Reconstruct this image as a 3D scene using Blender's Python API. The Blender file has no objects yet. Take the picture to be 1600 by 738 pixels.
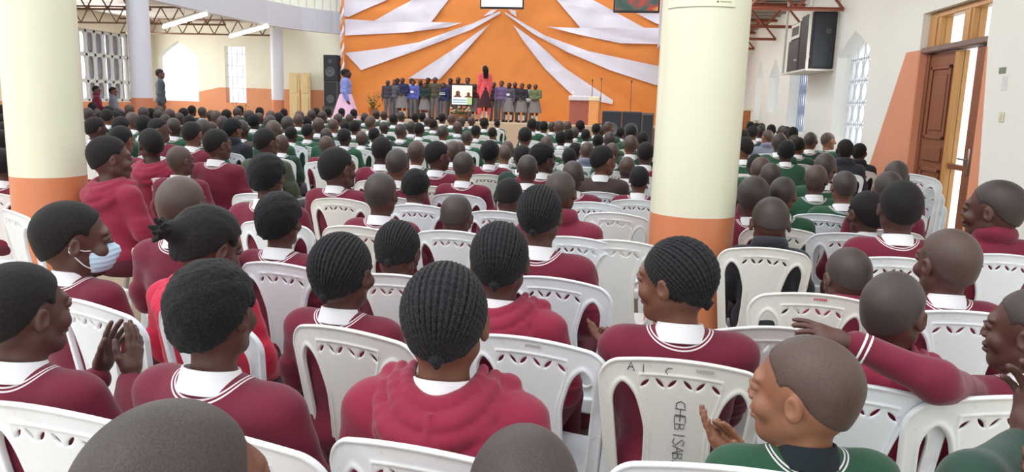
import bpy, math, random
import numpy as np
from mathutils import Matrix, Vector
from mathutils.geometry import tessellate_polygon

# ------------------------------------------------------------------ camera, world, exposure
scn = bpy.context.scene
COL = scn.collection
F_PX = 1200.0
CAM = np.array([0.0, 0.0, 1.5])
YAW, PITCH, ROLL = math.radians(8), math.radians(-9.88), math.radians(1.7)
_f = np.array([-math.sin(YAW)*math.cos(PITCH), math.cos(YAW)*math.cos(PITCH), math.sin(PITCH)])
_r0 = np.array([math.cos(YAW), math.sin(YAW), 0.0])
_u0 = np.cross(_r0, _f)
CR = _r0*math.cos(ROLL) + _u0*math.sin(ROLL)
CU = -_r0*math.sin(ROLL) + _u0*math.cos(ROLL)
cam_data = bpy.data.cameras.new('camera'); cam_data.sensor_width = 36; cam_data.lens = 36*F_PX/1600
cam_data.clip_start = 0.05; cam_data.clip_end = 200
cam = bpy.data.objects.new('camera', cam_data); COL.objects.link(cam)
M = Matrix.Identity(4)
for i in range(3):
    M[i][0], M[i][1], M[i][2], M[i][3] = CR[i], CU[i], -_f[i], CAM[i]
cam.matrix_world = M
scn.camera = cam
def ray(px, py):
    return _f + (px-800)/F_PX*CR - (py-369)/F_PX*CU
def atdepth(px, py, t): return CAM + ray(px, py)*t
def onY(px, py, Y): d = ray(px, py); return CAM + d*(Y/d[1])
def onX(px, py, X): d = ray(px, py); return CAM + d*(X/d[0])
def onZ(px, py, Z): d = ray(px, py); return CAM + d*((Z-CAM[2])/d[2])

w = bpy.data.worlds.new('world'); scn.world = w; w.use_nodes = True
bg = w.node_tree.nodes['Background']; bg.inputs[0].default_value = (0.93, 0.97, 1.0, 1); bg.inputs[1].default_value = 1.45
def area(name, loc, rot, sx, sy, power, col):
    l = bpy.data.lights.new(name, 'AREA'); l.shape = 'RECTANGLE'; l.size = sx; l.size_y = sy; l.energy = power; l.color = col
    o = bpy.data.objects.new(name, l); COL.objects.link(o); o.location = loc; o.rotation_euler = rot
    return o
sun = bpy.data.lights.new('daylight', 'SUN'); sun.energy = 1.0; sun.angle = math.radians(40); sun.color = (1.0, .96, .88)
so = bpy.data.objects.new('daylight', sun); COL.objects.link(so); so.rotation_euler = (math.radians(22), math.radians(-30), 0)
area('left_window_daylight', (-16.7, 23.0, 2.4), (0, math.radians(-90), 0), 2.2, 3.6, 160, (1, .98, .94))
area('left_aisle_lamp_light', (-13.8, 20.5, 3.3), (0, 0, 0), 3.0, 5.0, 110, (1, 1, .96))
area('right_aisle_fill_light', (1.5, 12.5, 3.25), (0, math.radians(-50), 0), .4, 15, 70, (1, 1, .97))  # added fill strip that brightens the right wall, no fixture of the aisle
area('right_window_daylight', (3.0, 11.5, 1.9), (0, math.radians(90), 0), 1.4, 1.5, 14, (1, .98, .95))
scn.view_settings.view_transform = 'Standard'; scn.view_settings.look = 'None'
scn.view_settings.exposure = 0.22; scn.view_settings.gamma = 1; scn.view_settings.use_curve_mapping = False

# ------------------------------------------------------------------ materials
def lin(c):
    return tuple(((x/255)/12.92 if x/255 <= .04045 else (((x/255)+.055)/1.055)**2.4) for x in c)
class NT:
    def __init__(s, name):
        s.m = bpy.data.materials.new(name); s.m.use_nodes = True; s.t = s.m.node_tree; s.n = s.t.nodes; s.l = s.t.links
        s.b = s.n['Principled BSDF']
    def node(s, k, **kw):
        n = s.n.new(k)
        for a, v in kw.items():
            if a in n.inputs.keys(): n.inputs[a].default_value = v
            else: setattr(n, a, v)
        return n
    def mix(s, fac, a, b):
        n = s.n.new('ShaderNodeMix'); n.data_type = 'RGBA'
        if isinstance(fac, (int, float)): n.inputs[0].default_value = fac
        else: s.l.new(fac, n.inputs[0])
        for i, v in ((6, a), (7, b)):
            if isinstance(v, tuple): n.inputs[i].default_value = (*v[:3], 1)
            else: s.l.new(v, n.inputs[i])
        return n.outputs[2]
    def math(s, op, a, b=0.0, c=None):
        n = s.n.new('ShaderNodeMath'); n.operation = op
        for i, v in enumerate((a, b) if c is None else (a, b, c)):
            if isinstance(v, (int, float)): n.inputs[i].default_value = v
            else: s.l.new(v, n.inputs[i])
        return n.outputs[0]
    def obj(s): return s.node('ShaderNodeTexCoord').outputs['Object']
    def noise(s, scale, detail=3.0, vec=None):
        n = s.node('ShaderNodeTexNoise'); n.inputs['Scale'].default_value = scale; n.inputs['Detail'].default_value = detail
        s.l.new(vec if vec is not None else s.obj(), n.inputs['Vector']); return n.outputs['Fac']
    def bump(s, h, strength=.3, dist=.002):
        n = s.node('ShaderNodeBump'); n.inputs['Strength'].default_value = strength; n.inputs['Distance'].default_value = dist
        s.l.new(h, n.inputs['Height']); s.l.new(n.outputs[0], s.b.inputs['Normal'])
    def color(s, c):
        if isinstance(c, tuple): s.b.inputs['Base Color'].default_value = (*c[:3], 1)
        else: s.l.new(c, s.b.inputs['Base Color'])
    def ramp(s, fac, lo, hi):
        n = s.node('ShaderNodeMapRange'); n.inputs[1].default_value = lo; n.inputs[2].default_value = hi
        s.l.new(fac, n.inputs[0]); return n.outputs[0]
_mc = {}
def mat(key, fn):
    if key not in _mc: _mc[key] = fn()
    return _mc[key]
def plain(name, rgb, rough=.7, metal=0., var=.12, scale=12., bump=0., bscale=80., emit=0., sheen=0.):
    def f():
        t = NT(name); c = lin(rgb)
        t.color(t.mix(t.noise(scale), tuple(x*(1-var) for x in c), tuple(min(1, x*(1+var)) for x in c)))
        t.b.inputs['Roughness'].default_value = rough; t.b.inputs['Metallic'].default_value = metal
        if bump: t.bump(t.noise(bscale, 2.0), bump)
        if emit:
            t.b.inputs['Emission Color'].default_value = (*c, 1); t.b.inputs['Emission Strength'].default_value = emit
        if sheen: t.b.inputs['Sheen Weight'].default_value = sheen; t.b.inputs['Sheen Roughness'].default_value = .5
        return t.m
    return mat(name, f)
def skin(name, rgb):
    def f():
        t = NT(name); c = lin(rgb)
        t.color(t.mix(t.noise(25), tuple(x*.86 for x in c), tuple(x*1.14 for x in c)))
        t.b.inputs['Roughness'].default_value = .48
        t.b.inputs['Subsurface Weight'].default_value = 0.0
        t.bump(t.noise(350, 2.0), .12, .001); return t.m
    return mat(name, f)
SK = [skin('skin_dark', (84, 54, 46)), skin('skin_brown', (112, 72, 56)), skin('skin_deep', (66, 42, 40)), skin('skin_light_brown', (142, 96, 72))]
def hairm(name, rgb, rgb2, sc=260., st=.8):
    def f():
        t = NT(name); a, b = lin(rgb), lin(rgb2)
        t.color(t.mix(t.ramp(t.noise(sc, 2.0), .35, .65), a, b))
        t.b.inputs['Roughness'].default_value = .72; t.b.inputs['Specular IOR Level'].default_value = .45 if 'shaved' in name else .25; t.b.inputs['Roughness'].default_value = .5 if 'shaved' in name else .72
        t.b.inputs['Sheen Weight'].default_value = .05
        t.bump(t.noise(sc, 2.0), st, .004); return t.m
    return mat(name, f)
HM = {'shave': hairm('shaved_hair', (48, 39, 37), (66, 54, 51), 420., .2),
      'shave2': hairm('shaved_brown_hair', (68, 52, 46), (86, 66, 58), 420., .2),
      'crop': hairm('cropped_hair', (16, 13, 14), (34, 28, 29), 350., .6),
      'afro': hairm('short_afro_hair', (6, 6, 8), (22, 22, 25), 240., 1.0),
      'braids': hairm('braided_hair', (8, 8, 10), (44, 44, 48), 300., .5)}
def knit(name, rgb, stripes=True, var=.16, stripe_rgb=(225, 215, 220)):
    def f():
        t = NT(name); c = lin(rgb); o = t.obj()
        n = t.mix(t.noise(9, 3.0), tuple(x*(1-var) for x in c), tuple(x*(1+var) for x in c))
        n = t.mix(t.ramp(t.noise(420, 1.0), .3, .7), n, tuple(min(1, x*1.35+.004) for x in c)) if False else n
        if stripes:
            d = t.node('ShaderNodeVectorMath', operation='DISTANCE'); t.l.new(o, d.inputs[0]); d.inputs[1].default_value = (0, -.012, .530)
            dv = d.outputs['Value']
            s1 = t.math('COMPARE', dv, .0795, .0018); s2 = t.math('COMPARE', dv, .0875, .0018)
            n = t.mix(t.math('MAXIMUM', s1, s2), n, lin(stripe_rgb))
        t.color(n); t.b.inputs['Roughness'].default_value = .88
        t.b.inputs['Sheen Weight'].default_value = .2; t.b.inputs['Sheen Roughness'].default_value = .45
        t.bump(t.noise(450, 1.0), .45, .0015); return t.m
    return mat(name, f)
CL = {'maroon': knit('maroon_knit', (108, 18, 45)), 'maroon_hood': knit('maroon_fleece', (138, 27, 57), False),
      'crimson': knit('crimson_fleece', (196, 26, 64), False), 'maroon_high': knit('maroon_high_neck', (118, 26, 52), False),
      'green': knit('green_knit', (32, 76, 52)), 'green_dark': knit('dark_green_knit', (28, 58, 46)),
      'olive': knit('olive_knit', (62, 70, 52)), 'black': knit('black_jacket', (38, 40, 48), False),
      'brown': knit('brown_jacket', (66, 50, 48), False), 'grey': knit('grey_hoodie', (120, 124, 142), False),
      'white': knit('white_cotton', (216, 218, 220), False)}
COLLAR = {'white': plain('white_shirt_collar', (236, 236, 240), .8, var=.04, bump=.15, bscale=300),
          'dark': plain('dark_knit_collar', (24, 34, 40), .9, bump=.3, bscale=400),
          'peach': plain('peach_collar', (232, 188, 158), .8)}
TROUS = plain('grey_school_cloth', (62, 52, 58), .9, bump=.2, bscale=300)
MSKIRT = plain('maroon_school_cloth', (84, 26, 44), .9, bump=.2, bscale=300)
SHOE = plain('black_shoe_leather', (26, 24, 26), .4)
SOCK = plain('white_sock_cotton', (220, 220, 220), .9)
EYE = plain('eye_white', (190, 180, 170), .25, var=.02)
IRIS = plain('eye_iris', (22, 14, 12), .2)

def plastic():
    t = NT('white_chair_plastic'); c = lin((222, 226, 228)); o = t.obj()
    inf = t.node('ShaderNodeObjectInfo').outputs['Random']
    base = t.mix(t.math('POWER', inf, 2.5), lin((230, 236, 242)), lin((233, 231, 222)))
    dirt = t.ramp(t.noise(7, 6.0), .56, .8)
    n = t.mix(t.math('MULTIPLY', dirt, .45), base, lin((150, 146, 132)))
    sc = t.ramp(t.noise(60, 4.0), .66, .74)
    n = t.mix(t.math('MULTIPLY', sc, .25), n, lin((128, 126, 122)))
    t.color(n); t.b.inputs['Roughness'].default_value = .38
    t.bump(t.noise(120, 2.0), .06, .001); return t.m
PLASTIC = plastic()
INK = plain('black_marker_ink', (62, 64, 76), .6)
REDINK = plain('red_stamp_ink', (196, 84, 96), .6)

# ------------------------------------------------------------------ mesh helpers
def mk(name, verts, faces, mats, parent=None, smooth=True, loc=None, kind=None, midx=None):
    me = bpy.data.meshes.new(name)
    me.from_pydata([tuple(map(float, v)) for v in verts], [], [tuple(map(int, f)) for f in faces]) if not isinstance(verts, np.ndarray) else fastmesh(me, verts, faces)
    me.validate()
    if not isinstance(mats, (list, tuple)): mats = [mats]
    for m_ in mats: me.materials.append(m_)
    if midx is not None: me.polygons.foreach_set('material_index', midx)
    if smooth: me.polygons.foreach_set('use_smooth', [True]*len(me.polygons))
    me.update()
    return link(name, me, parent, loc, kind)
def fastmesh(me, v, f):
    f = np.asarray(f, dtype=np.int32)
    me.vertices.add(len(v)); me.vertices.foreach_set('co', np.asarray(v, dtype=np.float32).ravel())
    n = f.shape[1]
    me.loops.add(f.size); me.loops.foreach_set('vertex_index', f.ravel())
    me.polygons.add(len(f)); me.polygons.foreach_set('loop_start', np.arange(0, f.size, n, dtype=np.int32))
    me.update(calc_edges=True)
def link(name, me, parent=None, loc=None, kind=None):
    o = bpy.data.objects.new(name, me); COL.objects.link(o)
    if parent is not None: o.parent = parent
    if loc is not None: o.location = loc
    if kind: o['kind'] = kind
    return o
def empty(name, loc=(0, 0, 0), rz=0., s=1.):
    o = bpy.data.objects.new(name, None); COL.objects.link(o); o.empty_display_size = .1
    o.location = tuple(map(float, loc)); o.rotation_euler = (0, 0, rz); o.scale = (s, s, s); return o
def tag(o, label, cat, group=None):
    o['label'] = label; o['category'] = cat
    if group: o['group'] = group
    return o
class G:
    """collects simple solids into one mesh"""
    def __init__(s): s.v = []; s.f = []; s.m = []
    def add(s, vs, fs, mi=0):
        k = len(s.v); s.v += [tuple(map(float, v)) for v in vs]; s.f += [tuple(i+k for i in f) for f in fs]; s.m += [mi]*len(fs); return s
    def box(s, a, b, bev=.0, mi=0, mtx=None):
        x0, y0, z0 = [min(p, q) for p, q in zip(a, b)]; x1, y1, z1 = [max(p, q) for p, q in zip(a, b)]
        e = min(bev, (x1-x0)*.45, (y1-y0)*.45, (z1-z0)*.45)
        if e <= 0:
            vs = [(x, y, z) for z in (z0, z1) for y in (y0, y1) for x in (x0, x1)]
            fs = [(0, 2, 3, 1), (4, 5, 7, 6), (0, 1, 5, 4), (2, 6, 7, 3), (0, 4, 6, 2), (1, 3, 7, 5)]
        else:
            def ring(ins, z):
                i = ins
                return [(x0+e, y0+i, z), (x1-e, y0+i, z), (x1-i, y0+e, z), (x1-i, y1-e, z), (x1-e, y1-i, z), (x0+e, y1-i, z), (x0+i, y1-e, z), (x0+i, y0+e, z)]
            i2 = e*.999
            vs = ring(i2, z0)+ring(0, z0+e)+ring(0, z1-e)+ring(i2, z1)
            fs = [tuple(range(7, -1, -1)), tuple(range(24, 32))]
            for k in range(3):
                for j in range(8):
                    a_, b_ = k*8+j, k*8+(j+1) % 8
                    fs.append((a_, b_, b_+8, a_+8))
        if mtx is not None: vs = [tuple(mtx @ Vector(v)) for v in vs]
        return s.add(vs, fs, mi)
    def tube(s, pts, r, n=10, mi=0, closed=False, flat=None):
        P = [np.array(p, float) for p in pts]; m = len(P); vs = []; fs = []
        rr = r if hasattr(r, '__len__') else [r]*m
        up = None
        for i in range(m):
            if closed: d = P[(i+1) % m]-P[i-1]
            else: d = P[min(i+1, m-1)]-P[max(i-1, 0)]
            d = d/(np.linalg.norm(d)+1e-9)
            if up is None:
                up = np.array([0, 0, 1.]) if abs(d[2]) < .9 else np.array([1., 0, 0])
            a = np.cross(up, d); a /= np.linalg.norm(a)+1e-9; b = np.cross(d, a); up = b
            for k in range(n):
                t = 2*math.pi*k/n
                vs.append(P[i]+rr[i]*(a*math.cos(t)+b*math.sin(t)))
        for i in range(m if closed else m-1):
            for k in range(n):
                a_, b_ = i*n+k, i*n+(k+1) % n; c_, d_ = ((i+1) % m)*n+(k+1) % n, ((i+1) % m)*n+k
                fs.append((a_, b_, c_, d_))
        if not closed: fs += [tuple(range(n-1, -1, -1)), tuple(range((m-1)*n, m*n))]
        return s.add(vs, fs, mi)
    def lathe(s, prof, c=(0, 0, 0), n=24, mi=0, a0=0., a1=2*math.pi):
        vs = []; fs = []; full = abs(a1-a0-2*math.pi) < 1e-6; nn = n if full else n+1
        for r, z in prof:
            for k in range(nn):
                t = a0+(a1-a0)*k/n; vs.append((c[0]+r*math.cos(t), c[1]+r*math.sin(t), c[2]+z))
        for i in range(len(prof)-1):
            for k in range(n):
                k2 = (k+1) % nn; fs.append((i*nn+k, i*nn+k2, (i+1)*nn+k2, (i+1)*nn+k))
        if full:
            if prof[0][0] > 1e-5: fs.append(tuple(range(n-1, -1, -1)))
            if prof[-1][0] > 1e-5: fs.append(tuple(range((len(prof)-1)*n, len(prof)*n)))
        return s.add(vs, fs, mi)
    def plate(s, outer, holes, frame, th, mi=0):
        """polygon with holes (2D points), frame(u,v,w)->xyz, thickness th along w"""
        loops = [outer]+list(holes)
        tri = tessellate_polygon([[Vector((p[0], p[1], 0)) for p in L] for L in loops])
        flat = [p for L in loops for p in L]; N = len(flat)
        vs = [frame(p[0], p[1], 0) for p in flat]+[frame(p[0], p[1], th) for p in flat]
        fs = [tuple(t) for t in tri]+[tuple(i+N for i in reversed(t)) for t in tri]
        k = 0
        for L in loops:
            n = len(L)
            for i in range(n):
                a, b = k+i, k+(i+1) % n; fs.append((a, b, b+N, a+N))
            k += n
        return s.add(vs, fs, mi)
    def obj(s, name, mats, parent=None, smooth=False, kind=None, loc=None):
        o = mk(name, s.v, s.f, mats, parent, smooth, loc, kind, s.m)
        import bmesh
        bm = bmesh.new(); bm.from_mesh(o.data); bmesh.ops.recalc_face_normals(bm, faces=bm.faces); bm.to_mesh(o.data); bm.free()
        if smooth: o.data.set_sharp_from_angle(angle=math.radians(50))
        return o

# ------------------------------------------------------------------ implicit surfaces
def axis(lo, hi, h, fine=(), hf=None):
    xs = [lo]
    while xs[-1] < hi:
        x = xs[-1]; st = h
        for a, b in fine:
            if a-1e-9 <= x < b: st = hf
            elif x < a < x+h and hf is not None: st = max(hf, min(st, a-x))
        xs.append(x+st)
    return np.array(xs)
class Field:
    def __init__(s, xs, ys, zs):
        s.a = (xs, ys, zs); s.F = np.full((len(xs), len(ys), len(zs)), 1.0, np.float32)
    def _sl(s, lo, hi):
        sl = []
        for a, l, h in zip(s.a, lo, hi):
            i0 = max(0, np.searchsorted(a, l)-1); i1 = min(len(a), np.searchsorted(a, h)+1); sl.append(slice(i0, i1))
        return tuple(sl)
    def pts(s, sl):
        return (s.a[0][sl[0]][:, None, None].astype(np.float32), s.a[1][sl[1]][None, :, None].astype(np.float32), s.a[2][sl[2]][None, None, :].astype(np.float32))
    def put(s, fn, lo, hi, k=.02, op='u'):
        m = .035+k
        sl = s._sl([l-m for l in lo], [h+m for h in hi])
        if any(q.stop <= q.start for q in sl): return
        X, Y, Z = s.pts(sl); d = fn(X, Y, Z); A = s.F[sl]
        if op == 'u':
            h = np.maximum(k-np.abs(A-d), 0)/k; s.F[sl] = np.minimum(A, d)-h*h*k*.25
        elif op == 's':
            d = -d; h = np.maximum(k-np.abs(A-d), 0)/k; s.F[sl] = np.maximum(A, d)+h*h*k*.25
        else:
            h = np.maximum(k-np.abs(A-d), 0)/k; s.F[sl] = np.maximum(A, d)+h*h*k*.25
    def ell(s, c, r, k=.02, R=None, op='u'):
        c = np.array(c, float); r = np.array(r, float); rm = float(max(r)) if R is not None else None
        ext = r if R is None else np.array([rm]*3)
        def fn(X, Y, Z):
            x, y, z = X-c[0], Y-c[1], Z-c[2]
            if R is not None:
                x, y, z = (R[0][0]*x+R[1][0]*y+R[2][0]*z, R[0][1]*x+R[1][1]*y+R[2][1]*z, R[0][2]*x+R[1][2]*y+R[2][2]*z)
            k0 = np.sqrt((x/r[0])**2+(y/r[1])**2+(z/r[2])**2); k1 = np.sqrt((x/r[0]**2)**2+(y/r[1]**2)**2+(z/r[2]**2)**2)+1e-6
            return (k0*(k0-1)/k1).astype(np.float32)
        s.put(fn, c-ext, c+ext, k, op)
    def cap(s, a, b, r1, r2=None, k=.02, op='u', sq=None):
        a = np.array(a, float); b = np.array(b, float); r2 = r1 if r2 is None else r2; rm = max(r1, r2); d = b-a; L = float(d@d)+1e-9
        def fn(X, Y, Z):
            x, y, z = X-a[0], Y-a[1], Z-a[2]; h = np.clip((x*d[0]+y*d[1]+z*d[2])/L, 0, 1)
            return (np.sqrt((x-h*d[0])**2+(y-h*d[1])**2+(z-h*d[2])**2)-(r1+(r2-r1)*h)).astype(np.float32)
        s.put(fn, np.minimum(a, b)-rm, np.maximum(a, b)+rm, k, op)
    def mesh(s, name=None):
        return surfnet(s.F, *s.a)
def surfnet(F, xs, ys, zs):
    ins = F < 0
    c = ins[:-1, :-1, :-1].astype(np.uint8)
    for dx, dy, dz in ((1, 0, 0), (0, 1, 0), (0, 0, 1), (1, 1, 0), (1, 0, 1), (0, 1, 1), (1, 1, 1)):
        c += ins[dx:dx+c.shape[0], dy:dy+c.shape[1], dz:dz+c.shape[2]]
    I = np.argwhere((c > 0) & (c < 8)); idx = np.full(c.shape, -1, np.int32); idx[I[:, 0], I[:, 1], I[:, 2]] = np.arange(len(I))
    acc = np.zeros((len(I), 3)); cnt = np.zeros(len(I)); ax = (xs, ys, zs)
    corners = [(a, b, d) for a in (0, 1) for b in (0, 1) for d in (0, 1)]
    vals = {q: F[I[:, 0]+q[0], I[:, 1]+q[1], I[:, 2]+q[2]].astype(float) for q in corners}
    for p in corners:
        for e in range(3):
            if p[e] == 0:
                q = list(p); q[e] = 1; q = tuple(q); a, b = vals[p], vals[q]; m = (a < 0) != (b < 0)
                t = a[m]/(a[m]-b[m]+1e-12); base = I[m]
                for k in range(3):
                    if k == e: acc[m, k] += ax[k][base[:, k]]*(1-t)+ax[k][base[:, k]+1]*t
                    else: acc[m, k] += ax[k][base[:, k]+p[k]]
                cnt[m] += 1
    V = acc/cnt[:, None]; Q = []
    for e in range(3):
        u, v = (e+1) % 3, (e+2) % 3
        A = np.take(ins, range(ins.shape[e]-1), axis=e); B = np.take(ins, range(1, ins.shape[e]), axis=e)
        E = np.argwhere(A != B)
        E = E[(E[:, u] > 0) & (E[:, v] > 0) & (E[:, u] < ins.shape[u]-1) & (E[:, v] < ins.shape[v]-1)]
        s_ = A[E[:, 0], E[:, 1], E[:, 2]]
        q = []
        for du, dv in ((1, 1), (0, 1), (0, 0), (1, 0)):
            P = E.copy(); P[:, u] -= du; P[:, v] -= dv; q.append(idx[P[:, 0], P[:, 1], P[:, 2]])
        q = np.stack(q, 1); q[~s_] = q[~s_][:, ::-1]; Q.append(q)
    Q = np.concatenate(Q); Q = Q[(Q >= 0).all(1)]
    return V, Q
def fmesh(name, V, Q, mats):
    me = bpy.data.meshes.new(name); fastmesh(me, V, Q)
    for m_ in (mats if isinstance(mats, (list, tuple)) else [mats]): me.materials.append(m_)
    me.polygons.foreach_set('use_smooth', [True]*len(me.polygons)); me.update(); return me
# ------------------------------------------------------------------ the hall
WP = plain('cream_wall_paint', (240, 239, 232), .75, var=.04, scale=1.5, bump=.08, bscale=40)
def end_paint():
    t = NT('cream_and_orange_wall_paint'); g = t.node('ShaderNodeNewGeometry').outputs['Position']
    sp = t.node('ShaderNodeSeparateXYZ'); t.l.new(g, sp.inputs[0]); z, x = sp.outputs[2], sp.outputs[0]
    slope = t.math('MULTIPLY', t.math('MAXIMUM', t.math('SUBTRACT', -14.3, x), 0.), .22)
    lim = t.math('SUBTRACT', 1.72, slope)
    f = t.math('LESS_THAN', z, lim)
    v = t.noise(1.5)
    t.color(t.mix(f, t.mix(v, lin((228, 226, 208)), lin((240, 238, 224))), t.mix(v, lin((210, 140, 100)), lin((224, 156, 116)))))
    t.b.inputs['Roughness'].default_value = .7; return t.m
EP = end_paint()
ORP = plain('orange_wall_paint', (224, 150, 116), .6, var=.06, scale=3)
def pillar_mat(h, name, cream, orange):
    t = NT(name); g = t.node('ShaderNodeNewGeometry').outputs['Position']
    sp = t.node('ShaderNodeSeparateXYZ'); t.l.new(g, sp.inputs[0])
    z = t.math('ADD', sp.outputs[2], t.math('MULTIPLY', t.noise(3), .008))
    f = t.math('LESS_THAN', z, h+.004)
    v = t.noise(4)
    chip = t.ramp(t.noise(16, 1.0), .73, .75)
    o = t.mix(v, lin(orange), tuple(min(1, q*1.15) for q in lin(orange)))
    o = t.mix(chip, o, lin((214, 190, 160)))
    t.color(t.mix(f, t.mix(v, lin(cream), tuple(min(1, q*1.06) for q in lin(cream))), o))
    t.b.inputs['Roughness'].default_value = .32; t.bump(t.noise(9), .1, .01); return t.m
floor_m = plain('cement_floor', (168, 150, 128), .6, var=.15, scale=2.5, bump=.1)
g = G(); g.box((-17.3, -2.2, -.12), (3.6, 26.3, 0)); fl = g.obj('floor', floor_m, kind='structure')

def arch(y0, y1, z0, zs, za):   # pointed opening, as 2D polygon (y,z)
    m = (y0+y1)/2; pts = [(y0, z0), (y1, z0), (y1, zs)]
    for k in range(1, 5): t = k/5; pts.append((y1+(m-y1)*t, zs+(za-zs)*(t**.85)))
    pts.append((m, za))
    for k in range(4, 0, -1): t = k/5; pts.append((y0+(m-y0)*t, zs+(za-zs)*(t**.85)))
    pts.append((y0, zs)); return pts
def rect(a, b, c, d): return [(a, c), (b, c), (b, d), (a, d)]
# right wall
RX = 3.1
fr = lambda u, v, w_: (RX+w_, u, v)
W1 = arch(10.75, 12.35, 1.0, 2.3, 2.62); W3 = arch(16.7, 17.9, 1.45, 2.2, 2.58); W4 = arch(18.7, 19.6, 1.25, 2.25, 2.62)
W2 = rect(14.2, 15.7, 1.1, 2.3); DO = rect(7.43, 9.03, 0.005, 2.56)
g = G(); g.plate([(-2.2, 0), (26, 0), (26, 3.45), (-2.2, 3.45)], [W1, W2, W3, W4, DO], fr, .28); g.obj('wall_right', WP, kind='structure')
GR = plain('white_window_grille', (210, 216, 222), .5)
BL = plain('blue_grey_grille', (150, 162, 190), .5)
def grille(name, y0, y1, z0, z1, x, mat_, nx, nz, curvy=True, parent=None):
    gg = G()
    for i in range(nx+1):
        y = y0+(y1-y0)*i/nx
        gg.tube([(x, y, z0), (x, y, z1(y) if callable(z1) else z1)], .012, 6)
    zt = max(z1(y0+(y1-y0)*.5) if callable(z1) else z1, z0+.1)
    for j in range(nz+1):
        z = z0+(zt-z0)*j/nz
        if callable(z1):
            ys = [y0+(y1-y0)*q/20 for q in range(21) if z1(y0+(y1-y0)*q/20) >= z-.01]
            if len(ys) < 2: continue
            a, b = ys[0], ys[-1]
        else: a, b = y0, y1
        gg.tube([(x, a, z), (x, b, z)], .014, 6)
    if curvy:
        for i in range(nx):
            for j in range(nz):
                yc = y0+(y1-y0)*(i+.5)/nx; zc = z0+(zt-z0)*(j+.5)/nz; ry = (y1-y0)/nx*.42; rz = (zt-z0)/nz*.48
                if callable(z1) and z1(yc) < zc+rz: continue
                pts = [(x, yc+ry*math.cos(t)*abs(math.cos(t))**.3, zc+rz*math.sin(t)) for t in [2*math.pi*k/12 for k in range(12)]]
                gg.tube(pts, .009, 5, closed=True)
    return gg.obj(name, mat_, parent, smooth=True)
def archtop(y0, y1, zs, za):
    m = (y0+y1)/2
    return lambda y: zs+(za-zs)*(max(0., 1-abs(y-m)/(abs(y1-y0)/2))**.85)
GLASS = None
def glassm():
    t = NT('clear_window_glass'); t.b.inputs['Transmission Weight'].default_value = 1; t.b.inputs['Roughness'].default_value = .05
    t.b.inputs['Base Color'].default_value = (.97, .98, 1, 1); t.b.inputs['IOR'].default_value = 1.05; return t.m
GLASS = glassm()
def window(n, y0, y1, z0, zs, za, frame_mat, nx, nz):
    o = grille('window_%d' % n, y0+.03, y1-.03, z0+.02, archtop(y0+.03, y1-.03, zs-.02, za-.05) if za > zs else zs-.02, RX+.2, frame_mat, nx, nz)
    o['kind'] = 'structure'
    gg = G(); gg.plate(arch(y0, y1, z0, zs, za) if za > zs else rect(y0, y1, z0, zs), [], lambda u, v, w_: (RX+.23+w_, u, v), .005)
    gg.obj('window_glass', GLASS, o)
window(1, 10.75, 12.35, 1.0, 2.3, 2.62, GR, 5, 5)
window(2, 14.2, 15.7, 1.1, 2.3, 2.3, BL, 9, 3)
window(3, 16.7, 17.9, 1.45, 2.2, 2.58, GR, 4, 3)
window(4, 18.7, 19.6, 1.25, 2.25, 2.62, GR, 3, 4)
# tapered orange paint beside the door
gg = G(); gg.plate([(9.03, 2.18), (9.42, 2.18), (10.85, 0.0), (9.03, 0.0)], [], lambda u, v, w_: (RX-.004+w_, u, v), .0035); gg.obj('trim_1', ORP, kind='structure')
gg = G(); gg.plate([(7.43, 2.1), (7.41, 2.1), (7.12, 0.0), (7.43, 0.0)], [], lambda u, v, w_: (RX-.004+w_, u, v), .0035); gg.obj('trim_2', ORP, kind='structure')
gg = G(); gg.box((RX+.0005, 9.005, 0), (RX+.1, 9.0295, 2.18)); gg.obj('trim_3', ORP, kind='structure')
# door
def wood(name, a, b, sc=3.):
    def f():
        t = NT(name); o = t.obj(); mp = t.node('ShaderNodeMapping'); t.l.new(o, mp.inputs[0]); mp.inputs['Scale'].default_value = (8, 8, .6)
        n = t.noise(sc, 6.0, mp.outputs[0]); t.color(t.mix(n, lin(a), lin(b))); t.b.inputs['Roughness'].default_value = .35; t.bump(n, .15, .002); return t.m
    return mat(name, f)
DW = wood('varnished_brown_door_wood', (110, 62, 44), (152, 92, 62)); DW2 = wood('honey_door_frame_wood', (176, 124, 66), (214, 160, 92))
d = empty('door_1', (RX, 7.43, 0)); d['kind'] = 'structure'
X0, X1 = RX+.09, RX+.17
def part(gr, name, m, p=d, smooth=False):
    for i, v in enumerate(gr.v): gr.v[i] = (v[0]-p.location.x, v[1]-p.location.y, v[2]-p.location.z)
    return gr.obj(name, m, p, smooth)
gr = G()
gr.box((X0-.02, 7.435, 0), (X1+.02, 7.53, 2.14), .008); gr.box((X0-.02, 8.93, 0), (X1+.02, 9.0, 2.14), .008); part(gr, 'door_jamb', DW)
gr = G(); gr.box((X0-.02, 7.435, 2.495), (X1+.02, 9.02, 2.555), .008); gr.box((X0-.02, 7.435, 2.2), (X1+.02, 7.49, 2.5), .005); gr.box((X0-.02, 8.72, 2.2), (X1+.02, 9.02, 2.5), .005); gr.box((X0-.02, 7.95, 2.2), (X1+.02, 8.16, 2.5), .005)
gr.box((X0-.03, 8.0, 2.2), (X0-.018, 8.04, 2.5)); gr.box((X0-.03, 8.8, 2.2), (X0-.018, 8.86, 2.5)); part(gr, 'transom_frame', DW2)
gr = G(); gr.box((X0-.08, 7.41, 2.14), (X1+.02, 9.03, 2.2), .012); part(gr, 'transom_bar', plain('weathered_lintel_wood', (136, 112, 104), .6))
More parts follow.
